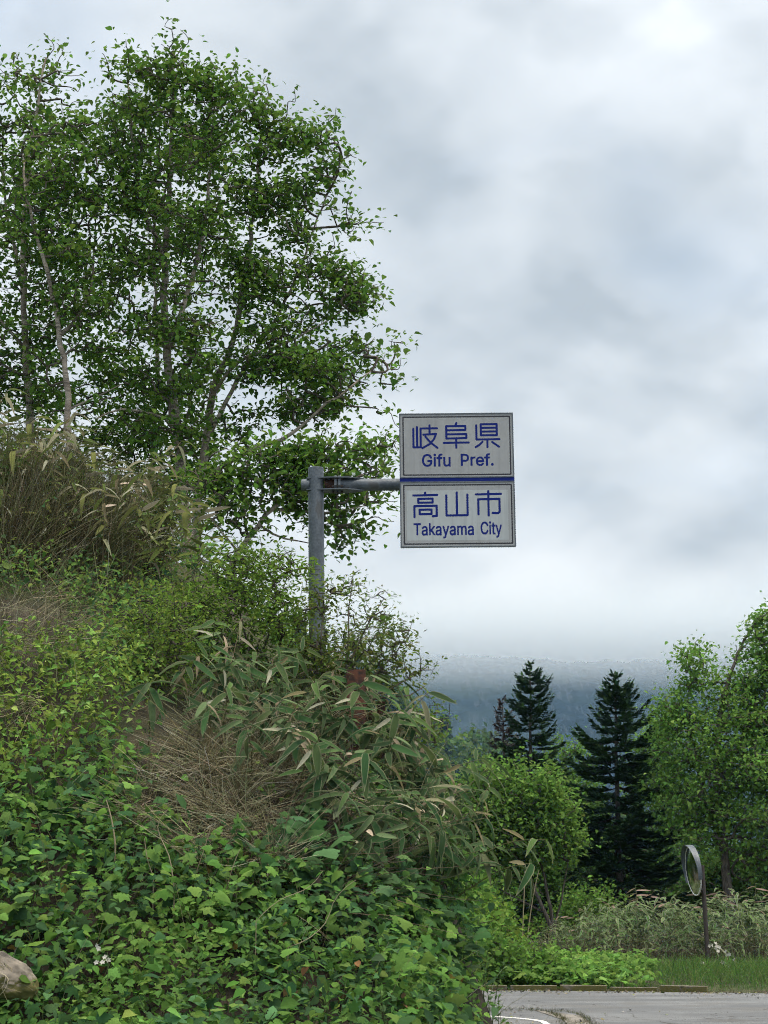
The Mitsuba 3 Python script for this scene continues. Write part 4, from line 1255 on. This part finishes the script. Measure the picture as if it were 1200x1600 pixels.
# 6: standing dry culms and hay
def stalks(P, nn, rng, L0, L1, cols, r, bend, lean, seg=6, sides=3):
    out = []
    for p, n_ in zip(P, nn):
        L = rng.uniform(L0, L1)
        d = unit(np.array(lean) + rng.normal(0, .28, 3))
        b = unit(rng.normal(0, 1, 3) * [1, 1, .3] + n_ * .8 - [0, 0, .6]) * bend * rng.uniform(.3, 1.3)
        t = np.linspace(0, 1, seg)[:, None]
        Q = p + L * (d * t + b * t ** 2.2)
        V, F = tube(Q, np.linspace(r, r * .35, seg), sides, cap=False)
        out.append((V, F, tints(rng, 1, cols, .3)[0]))
    return cat(out)


P, nn = on_bank(rng, 80000, x0=-4.4, x1=-.6, y0=13, y1=16.5)
m = zone_mask(P + [0, 0, .3], 'stems')
pt = meshkit.fbm(P * 1.7 + 2, 3, 19)
low_ = project(P)[:, 1]
i = np.nonzero(m & (rng.random(len(P)) < np.clip((pt - .34) / .2, .2, 1)) & (low_ < 905 + 60 * (pt - .5)))[0][:5200]
j = rng.random(len(i)) < .35
parts = [stalks(P[i[~j]], nn[i[~j]], rng, .35, .95, BROWN + [(.10, .11, .045)], .0040, .16, (.12, -.3, .9)),
         stalks(P[i[j]], nn[i[j]], rng, .3, .8, BROWN + TAN[1:], .0030, .5, (.35, -.5, .7)),
         stalks(P[i[::6]] - [0, 0, .2], nn[i[::6]], rng, .3, .7, BROWN + TAN, .0030, .6, (.3, -.7, .1))]
V, F, C = cat(parts)
put('dry_culm', V, F, 'm_stem', C, label='dense brown standing culms under the crest of the bank', category='dry stems', kind='stuff')

P, nn = on_bank(rng, 60000)
parts = []
m = zone_mask(P + [0, 0, .15], 'hay')
i = np.nonzero(m)[0]
parts.append(stalks(P[i[:900]] + nn[i[:900]] * .05, nn[i[:900]], rng, .2, .5, BROWN + TAN[1:], .0026, .6, (.1, -.5, .3)))
far_ = np.nonzero(zone_mask(P + [0, 0, .15], 'sasa', 'dry') | (zone_mask(P, 'bright') & (rng.random(len(P)) < .3)))[0]
core = Polygon([(250, 1170), (430, 1120), (480, 1170), (460, 1270), (400, 1340), (300, 1300)])
qi = project(P[i[900:]])
i_core = i[900:][contains_xy(core, qi[:, 0], qi[:, 1])]
for c in list(i_core[:52]) + list(i[900:922]) + list(far_[:46]):                                        # tussocks: a sheaf from one root, falling forward together
    k = int(rng.integers(26, 70))
    lean = unit(np.array([rng.normal(-.35, .5), -.75, rng.uniform(-.15, .4)]))
    parts.append(stalks(P[c] + nn[c] * rng.uniform(.08, .20) + rng.normal(0, .035, (k, 3)), np.tile(nn[c], (k, 1)), rng, .18, .52, [TAN, TAN[:3], TAN + BROWN][int(rng.integers(0, 3))], .0030, .62, lean))
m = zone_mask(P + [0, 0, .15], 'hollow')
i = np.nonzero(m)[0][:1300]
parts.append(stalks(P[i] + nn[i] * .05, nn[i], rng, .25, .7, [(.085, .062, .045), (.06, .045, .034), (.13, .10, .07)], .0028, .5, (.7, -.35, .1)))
m = zone_mask(P + [0, 0, .1], 'dry')
i = np.nonzero(m)[0][:800]
parts.append(stalks(P[i] + nn[i] * .2, nn[i], rng, .2, .5, TAN + BROWN, .0026, .4, (.4, -.5, .2)))
m = zone_mask(P, 'sasa', 'bright', 'low', 'crest')
i = np.nonzero(m)[0][:1100]
parts.append(stalks(P[i] + nn[i] * .05, nn[i], rng, .2, .6, TAN + BROWN, .0024, .4, (.1, -.4, .7)))
m = project(P)[:, 1] > 1280
i = np.nonzero(m)[0][:420]
parts.append(stalks(P[i] + nn[i] * .05, nn[i], rng, .2, .5, TAN + BROWN, .0022, .4, (.1, -.4, .8)))
V, F, C = cat(parts)
put('dry_grass', V, F, 'm_stem', C, label='tangled tan dry grass hanging over the bank', category='dry grass', kind='stuff')

# ---------------------------------------------------------------- the shrubs round the pole
def shrub(name, seed, stems, poly, Y, n, label, cols, size=.034, per=6, spread=.05, clump=.09, gap=.25, thick=.7, ymax=.55, r_tip=.0018, r0=.014, tpls=ELLIP, group=None, nbranch=8, mat_='m_leaf', cat_='shrub', holes=(), droop=.0, twig=(.06, .053, .043)):
    r = np.random.default_rng(seed)
    att = poly_attractors(r, poly, Y, n, clump, thick, ymax, holes, gap, per=5)
    st = []
    for i, p in enumerate(stems):
        P_, a, b = px_stem(p, Y, r0 if i == 0 else r0 * .7, r0 * .25, .12, seed + i)
        st.append((P_, a, b))
    p0 = st[0][0][0]
    g = np.array([p0[0], p0[1], min(p0[2] - .05, zat(p0[0], p0[1]) - .05)])
    st[0] = (np.vstack([g, st[0][0]]), st[0][1], st[0][2])
    tree(name, seed, st, att, dict(tpls=tpls, per=per, spread=spread, size=size, cols=cols, droop=droop, flat=.5, dv=.22), r_tip=r_tip, sag=-.1, mat='m_bark', twigcol=twig,
         label=label, cat_=cat_, group=group, nbranch=nbranch, sides=6, step=.14, leafmat_=mat_)


LIME = [(.105, .18, .030), (.12, .20, .036), (.085, .15, .030)]
shrub('shrub', 51, [[(400, 1090), (385, 1000), (370, 930), (365, 880)], [(395, 1060), (420, 990), (440, 930), (455, 880)], [(390, 1040), (340, 980), (310, 930), (300, 900)], [(400, 1080), (450, 1010), (480, 950)]],
      [(285, 905), (310, 870), (345, 860), (385, 850), (400, 865), (430, 860), (455, 870), (490, 890), (500, 960), (490, 1040), (450, 1080), (400, 1070), (340, 1060), (290, 1040), (250, 990), (260, 930)],
      14.6, 1500, 'light green small leaved shrub left of the sign pole', LIME, gap=.26, per=7)
shrub('shrub_001', 52, [[(525, 1110), (545, 1040), (570, 985), (600, 935)], [(530, 1100), (580, 1060), (625, 1010), (640, 985)], [(535, 1098), (590, 1085), (640, 1060), (668, 1042)], [(525, 1090), (500, 1030), (505, 960), (520, 920)], [(540, 1100), (600, 1090), (650, 1085), (664, 1072)], [(528, 1100), (545, 1010), (545, 940), (552, 905)]],
      [(480, 960), (500, 915), (545, 900), (575, 915), (602, 930), (585, 955), (625, 985), (615, 1010), (645, 1020), (670, 1040), (655, 1052), (600, 1070), (560, 1085), (500, 1090), (470, 1050)],
      14.2, 700, 'twiggy open shrub reaching out to the right of the sign pole', [(.085, .135, .028), (.10, .155, .034), (.07, .11, .025), (.12, .14, .034)], gap=.30, per=6, spread=.04)
shrub('shrub_002', 53, [[(600, 1150), (640, 1130), (685, 1112)], [(610, 1150), (650, 1140), (690, 1135)], [(600, 1150), (640, 1150), (670, 1155)]],
      [(600, 1135), (640, 1115), (672, 1105), (690, 1118), (690, 1150), (640, 1170), (590, 1165)], 14.0, 150, 'small shrub twigs poking out right over the dwarf bamboo', LIME, gap=.1, per=5, r0=.008, thick=.5, spread=.035)
shrub('shrub_003', 54, [[(245, 1060), (235, 1000), (215, 940)], [(245, 1050), (270, 1000), (285, 950)]],
      [(190, 960), (225, 930), (280, 930), (320, 980), (310, 1050), (240, 1070), (190, 1030)], 13.6, 420, 'low leafy shrub on the bank left of the light green shrub', LIME + YELLOWG, gap=.2, per=6, r0=.01)

# the green slope at the right foot of the bank, and the weeds before the thicket
for k, (seed, poly, st, Y, n, cols, size, lab) in enumerate((
        (61, [(640, 1380), (690, 1340), (730, 1380), (740, 1450), (730, 1520), (660, 1500), (640, 1440)], [(690, 1540), (690, 1450), (690, 1390)], 14.5, 420, GREEN + FRESH, .06, 'fresh green bush growing on the right foot of the bank under the dwarf bamboo'),
        (62, [(700, 1460), (745, 1435), (785, 1470), (795, 1525), (740, 1538), (690, 1530)], [(745, 1545), (745, 1500), (745, 1460)], 31.9, 420, FRESH, .085, 'yellow green weed bush beside the left end of the road'),
        (63, [(735, 1400), (760, 1405), (775, 1440), (790, 1480), (760, 1500), (725, 1480), (728, 1430)], [(755, 1520), (752, 1460), (750, 1415)], 34.0, 300, [(.12, .20, .035), (.14, .22, .05), (.10, .175, .03)], .085, 'bright yellow green sapling in front of the dark thicket'),
        (64, [(640, 1350), (700, 1330), (760, 1390), (770, 1460), (700, 1480), (640, 1460)], [(700, 1500), (700, 1420), (700, 1370)], 36.0, 700, MIDG, .085, 'mid green bush between the bank and the bare stemmed tree'),
        (65, [(870, 1440), (900, 1412), (940, 1402), (955, 1425), (920, 1445), (885, 1455)], [(910, 1500), (910, 1450), (910, 1420)], 43.0, 300, FRESH, .085, 'leafy green bush at the left end of the hedge'),
        (66, [(785, 1500), (830, 1492), (860, 1505), (870, 1532), (795, 1535)], [(835, 1540), (835, 1500), (835, 1480)], 32.5, 260, FRESH, .08, 'low green weeds by the far road edge left of the hedge'))):
    shrub(numbered('roadside_bush', k), seed, [st, [(st[0][0] - 5, st[0][1]), (st[1][0] - 25, st[1][1]), (st[2][0] - 30, st[2][1] + 10)], [(st[0][0] + 5, st[0][1]), (st[1][0] + 25, st[1][1]), (st[2][0] + 30, st[2][1] + 12)]],
          poly, Y, n, lab, cols, size=size, per=8, spread=.09 * Y / 24, clump=.16 * Y / 24, gap=.15, ymax=1.0, r_tip=.003, r0=.02, tpls=OVATE, cat_='bush')

# ---------------------------------------------------------------- far side of the road: hedge of dwarf bamboo, grass verge
x, y = rng.uniform(2.3, 12.5, 6000), rng.uniform(38.6, 42.0, 6000)
Pc = np.stack([x, y, zat(x, y)], 1)
hedge_top = np.interp(x / y * FOC + 600, [815, 860, 920, 1000, 1060, 1130, 1200], [1475, 1440, 1420, 1404, 1412, 1400, 1406])
m = np.ones(len(Pc), bool)
hs = []
sel = []
for i in range(len(Pc)):
    px = x[i] / y[i] * FOC + 600
    if px < 818 or px > 1260:
        continue
    if all(np.sum((Pc[i] - Pc[j]) ** 2) > .24 ** 2 for j in sel):
        sel.append(i)
    if len(sel) >= 300:
        break
px_ = project(Pc[sel])[:, 0]
for k, i in enumerate(sel):
    zt = 1.5 + (1400 - hedge_top[i]) * 40.0 / FOC                # height of the hedge there
    s = max(.35, (zt - Pc[i, 2]) / 1.10) * rng.uniform(.92, 1.25) * min(1, .62 + (Pc[i, 1] - 38.6) * .4)
    key = numbered('hedge_bamboo', k)
    place(key, f'g_hedge_{int(rng.integers(0, 6))}', Pc[i], rng.uniform(0, 360), s, (rng.normal(6, 8), rng.normal(0, 8)))
    w_ = 'right of the mirror post' if px_[k] > 1125 else 'behind the mirror post' if px_[k] > 1080 else 'left of the mirror post' if px_[k] > 960 else 'at its left end'
    labels[key] = {'label': f'pale edged dwarf bamboo in the hedge across the road {w_}', 'category': 'dwarf bamboo', 'group': f'hedge dwarf bamboo {w_}'}
V, F, C = stalks(Pc[:1100], np.tile([0, 0, 1.0], (1100, 1)), rng, .3, .7, BROWN, .006, .2, (0, -.1, 1.0))
put('hedge_stem', V, F, 'm_stem', C, label='dry brown stems filling the foot of the dwarf bamboo hedge', category='dry stems', kind='stuff')


def grass(rng, x, y, h, cols, w=.9, lean=.3):
    n = len(x)
    P = np.stack([x, y, zat(x, y) - .01], 1)
    X = unit(rng.normal(0, lean, (n, 3)) * [1, 1, .2] + [0, 0, 1])
    Nn = rdir(rng, n) * [1, 1, .2]
    return leaves(BLADE, P, X, Nn, h * np.exp(rng.normal(0, .3, n)), tints(rng, n, cols, .25), rng, wid=np.full(n, w))


parts = []
n = 26000
x, y = rng.uniform(1.0, 9.5, n), rng.uniform(31.1, 37.2, n)
right = np.clip((x / y * FOC + 600 - 930) / 120, 0, 1)
edge = np.interp(x, [-1, 3, 6, 9], [31.3, 31.0, 30.35, 29.3])
k = (y > edge + .1) & (rng.random(n) < .25 + .75 * right)
parts.append(grass(rng, x[k], y[k], .16 * (0.5 + .5 * np.clip((y[k] - 31) / 1.5, 0, 1)), [(.06, .13, .03), (.075, .155, .035), (.05, .105, .028), (.11, .15, .05)], 1.6))
n = 5000
x = rng.uniform(.5, 9.5, n); y = np.interp(x, [-1, 3, 6, 9], [31.25, 30.95, 30.25, 29.2]) + np.abs(rng.normal(0, .16, n)) - .03
parts.append(grass(rng, x, y, .07, [(.10, .10, .035), (.16, .13, .05), (.07, .11, .03)], 1.6, .6))
V, F, C = cat(parts)
put('verge_grass', V, F, 'm_leaf', C, label='green grass on the verge along the far road edge', category='grass', kind='stuff')
n = 2600
x, y = rng.uniform(1.2, 7.5, n), rng.uniform(31.6, 36.6, n)
px = x / y * FOC + 600
k = (px < 1010) & (rng.random(n) < np.clip((1010 - px) / 160, .1, 1))
Pv = np.stack([x, y, zat(x, y)], 1)[k]
V, F, C = cover(Pv, np.tile([0, 0, 1.0], (len(Pv), 1)), rng, 6, VINE + OVATE, .11, FRESH + GREEN, .04, .26, .12)
put('verge_weeds', V, F, 'm_leaf', C, label='broad leaved weeds on the verge in front of the hedge', category='weeds', kind='stuff')

# long pale stalks standing alone, left of the hedge and on the bank
for k, (pts, Y, r) in enumerate(([((815, 1490), (818, 1420), (821, 1350)), 36, .016], [((822, 1490), (830, 1420), (842, 1360)), 36, .014], [((812, 1470), (802, 1420), (790, 1370)), 36.2, .010], [((772, 1460), (771, 1420), (770, 1390)), 36.2, .010],
                                 [((272, 1400), (266, 1345), (246, 1290), (262, 1265)), 10.6, .0045], [((180, 1320), (176, 1290), (166, 1250)), 10.9, .006], [((400, 1440), (440, 1405), (480, 1388), (505, 1360)), 10.3, .0026], [((450, 1480), (510, 1440), (522, 1408), (556, 1375)), 10.2, .003],
                                 [((300, 1380), (318, 1330), (330, 1290)), 10.9, .0035], [((350, 1410), (362, 1360), (376, 1325)), 10.8, .0035], [((240, 1370), (228, 1330), (226, 1310)), 10.7, .0035], [((60, 1000), (70, 960), (72, 930)), 13.0, .004], [((30, 990), (60, 960), (98, 935)), 13.0, .004])):
    pts = np.array(pts, float)
    Q = spline(at(pts[:, 0], pts[:, 1], np.full(len(pts), float(Y))), 10)
    Q = np.vstack([[Q[0][0], Q[0][1], min(Q[0][2], zat(Q[0][0], Q[0][1]) - .02)], Q])
    V, F = tube(Q, np.linspace(r, r * .5, 11), 5)
    key = numbered('dry_stalk', k)
    put(key, V, F, 'm_stem', np.array([.34, .29, .19]) if k != 2 else np.array([.2, .22, .14]))
    labels[key] = {'category': 'stalk', 'label': ['tall pale stalk left of the hedge, nearly upright, left one of two', 'tall pale stalk left of the hedge leaning right, right one of two', 'thin leaning stalk left of the two tall pale stalks', 'thin upright stalk farthest left before the thicket',
                   'bent pale stalk under the hanging hay', 'thick pale stalk left of the hanging hay', 'straw stalk lying out over the dark hollow', 'long straw stalk slanting across the dark vine leaves',
                   'short dry stalk at the foot of the hay', 'dry stalk at the right foot of the hay', 'short straight straw stalk left of the bent pale stalk', 'upright straw in the dry patch at left', 'slanting straw in the dry patch at left'][k]}

# ---------------------------------------------------------------- rock, root, flowers
m = trimesh.creation.icosphere(subdivisions=5)
v = (m.vertices * [.27, .22, .12]) @ np.array([[.95, 0, -.31], [0, 1, 0], [.31, 0, .95]])
v = v * (1 + .35 * (meshkit.fbm(v * 5 + 3, 4, 6) - .5)[:, None]) + unit(v) * ((meshkit.fbm(v * 22, 3, 7) - .5) * .03)[:, None]
p = at(-22.0, 1522.0, 9.75)
put('rock', v + p, m.faces, 'm_rock', label='mossy grey rock at the lower left edge of the photo', category='rock')
r = np.random.default_rng(5)
parts = []
for k in range(60):
    d = unit(np.array([r.normal(0, .5), -1, r.normal(.2, .3)]))
    j = np.argmin(np.linalg.norm(unit(v) - d, axis=1))
    a = v[j] + p
    Q = spline([a + [0, -.004, 0], a + [r.normal(0, .03), -.012, -.03], a + [r.normal(0, .05), -.012, -.07 - r.uniform(0, .05)]], 6)
    V, F = tube(Q, np.linspace(.002, .001, 6), 3, cap=False)
    parts.append((V, F, tints(r, 1, TAN, .25)[0]))
V, F, C = cat(parts)
put('rock_straw', V, F, 'm_stem', C, label='dry grass roots hanging over the mossy rock', category='dry grass', kind='stuff')

Q = at(np.array([395., 440, 475, 505, 528]), np.array([1352., 1362, 1376, 1390, 1402]), np.array([11.6, 11.4, 11.2, 11.1, 11.05]))
V, F = tube(spline(Q, 40), np.interp(np.linspace(0, 1, 40), [0, .5, .85, 1], [.05, .06, .05, .02]), 24)
nn_ = meshkit.fbm(V * [6, 6, 26], 4, 9)[:, None] - .5
put('dead_root', V + unit(V - V.mean(0)) * nn_ * .06, F, 'm_deadwood', label='dark weathered root stump sticking out of the hollow', category='root')
for k in range(5):
    o = r.normal(0, .03, (4, 3))
    V, F = tube(spline(Q[1:] + o, 14), np.linspace(.02, .008, 14), 6)
    put('dead_root__fibre' + ('' if k == 0 else f'_{k:03d}'), V, F, 'm_deadwood')


def flower(key, px, py, Y, h, n, s, label):
    r = np.random.default_rng(int(px))
    top = at(px, py, Y)
    b = top - [0.01, 0, h]
    stem = spline([b, (b + top) / 2 + [.01, 0, 0], top], 8)
    V, F = tube(stem, np.linspace(.003, .0018, 8) * (Y / 10) ** .7, 4)
    put(f'{key}__stem', V, F, 'm_stem', np.array([.09, .14, .05]))
    for k in range(n):
        c = top + r.normal(0, 1, 3) * [s * 1.6, s * 1.6, s * 2.2] - [0, 0, s]
        a = np.arange(5) * 2 * math.pi / 5
        ax_ = unit(np.array([r.normal(0, .6), -1, r.normal(.3, .5)])); u = unit(np.cross(ax_, [0, 0, 1.0])); w = np.cross(u, ax_)
        X = np.cos(a)[:, None] * u + np.sin(a)[:, None] * w
        V, F, C = leaves(ELLIP, np.tile(c, (5, 1)), X + ax_ * .3, np.tile(ax_, (5, 1)), np.full(5, s), np.tile([.55, .55, .50], (5, 1)), r, wid=np.full(5, 1.6))
        put(f'{key}__flower' + ('' if k == 0 else f'_{k:03d}'), V, F, 'm_straw', C)
    labels[key] = {'label': label, 'category': 'flower'}


flower('white_flower', 168.0, 1487.0, 9.7, .30, 6, .016, 'slender stalk with small white flowers among the vine leaves')
flower('white_flower_001', 1112.0, 1480.0, 36.0, .5, 5, .042, 'white flowers beside the foot of the mirror post')
flower('white_flower_002', 1130.0, 1494.0, 35.8, .4, 7, .042, 'white flower cluster right of the mirror post, before the hedge')
flower('white_flower_003', 1140.0, 1507.0, 35.5, .3, 4, .042, 'lowest white flower right of the mirror post in the grass')
flower('white_flower_004', 1100.0, 1509.0, 35.5, .3, 3, .04, 'single white flower left of the foot of the mirror post')

# ---------------------------------------------------------------- gutter, white line and moss seams at the bend of the road
def px_road(pts, Z=0.003):
    pts = np.array(pts, float)
    d = FWD[None] + np.outer((pts[:, 0] - 600) / FOC, [1, 0, 0]) + np.outer((800 - pts[:, 1]) / FOC, UPV)
    return (EYE + d * ((Z - EYE[2]) / d[:, 2])[:, None])[:, :2]


seam_a = spline(px_road([(700, 1573), (770, 1576), (830, 1578), (868, 1586), (880, 1594), (880, 1612)]), 40)
seam_b = spline(px_road([(700, 1580), (800, 1580), (868, 1580), (905, 1586), (917, 1594), (918, 1612)]), 40)
gut = Polygon(np.vstack([px_road([(835, 1578.5)]), seam_a[24:], seam_b[:17:-1]])).buffer(0)
sheet('gutter', gut if gut.geom_type == 'Polygon' else max(gut.geoms, key=lambda g: g.area), -.004, 'm_concrete', .012, label='curved concrete gutter strip at the bend of the road', kind='structure')
line = LineString(spline(px_road([(745, 1586.5), (790, 1589.5), (822, 1592), (850, 1597), (856, 1604)]), 30)).buffer(.04, cap_style='flat')
sheet('road_marking', line, .000, 'm_white', .005, label='short curved white edge line on the road', kind='structure')
parts = []
for sm in (seam_a, seam_b):
    for q in sm:
        n = 26
        w = .03 + .05 * (q[1] < 23.2)
        x, y = q[0] + rng.normal(0, w, n), q[1] + rng.normal(0, w * 2, n)
        P = np.stack([x, y, np.full(n, .006)], 1)
        parts.append(leaves(BLADE, P, unit(rng.normal(0, .6, (n, 3)) * [1, 1, .2] + [0, 0, 1]), rdir(rng, n), rng.uniform(.02, .06, n), tints(rng, n, [(.05, .075, .02), (.09, .085, .03), (.06, .05, .03)], .25), rng, wid=np.full(n, 2.5)))
V, F, C = cat(parts)
put('seam_moss', V, F, 'm_leaf', C, label='moss and grass growing in the curved seams of the road', category='moss', kind='stuff')
parts = []
n = 900                                                     # grit, twigs and leaf scraps swept to the sides of the road
x = rng.uniform(1.0, 8.5, n)
y = np.interp(x, [-1, 3, 6, 9], [31.1, 30.8, 30.1, 29.1]) - np.abs(rng.exponential(.35, n))
k = rng.random(n) < .3
x[k], y[k] = 1.0 + rng.exponential(.5, k.sum()), rng.uniform(20, 27, k.sum())
P = np.stack([x, y, np.full(n, .012)], 1)
V, F, C = leaves(OVATE, P, rdir(rng, n) * [1, 1, .1], np.tile([0, 0, 1.0], (n, 1)) + rng.normal(0, .3, (n, 3)), rng.uniform(.015, .06, n), tints(rng, n, [(.17, .14, .08), (.10, .08, .05), (.2, .19, .17), (.09, .10, .04)], .3), rng)
put('road_litter', V, F, 'm_stem', C, label='grit and leaf scraps along the edges of the road', category='litter', kind='stuff')
kerb = LineString([(-2, 31.3), (-1, 31.25), (3, 30.95), (4.2, 30.75), (5.2, 30.45)])
for k in range(9):                                          # a low broken kerb, stone by stone
    a, b = kerb.interpolate(k / 9 + .004, True), kerb.interpolate((k + 1) / 9 - .004, True)
    q = LineString([a, b]).buffer(.09, cap_style='flat')
    mm = trimesh.creation.extrude_polygon(q, .09 + rng.uniform(-.02, .02), engine='earcut')
    mm.apply_translation([0, .14, -.02])
    scene['kerb__stone' + ('' if k == 0 else f'_{k:03d}')] = ply(mm, 'm_rock')
labels['kerb'] = {'label': 'low mossy kerb along the far road edge', 'kind': 'structure'}
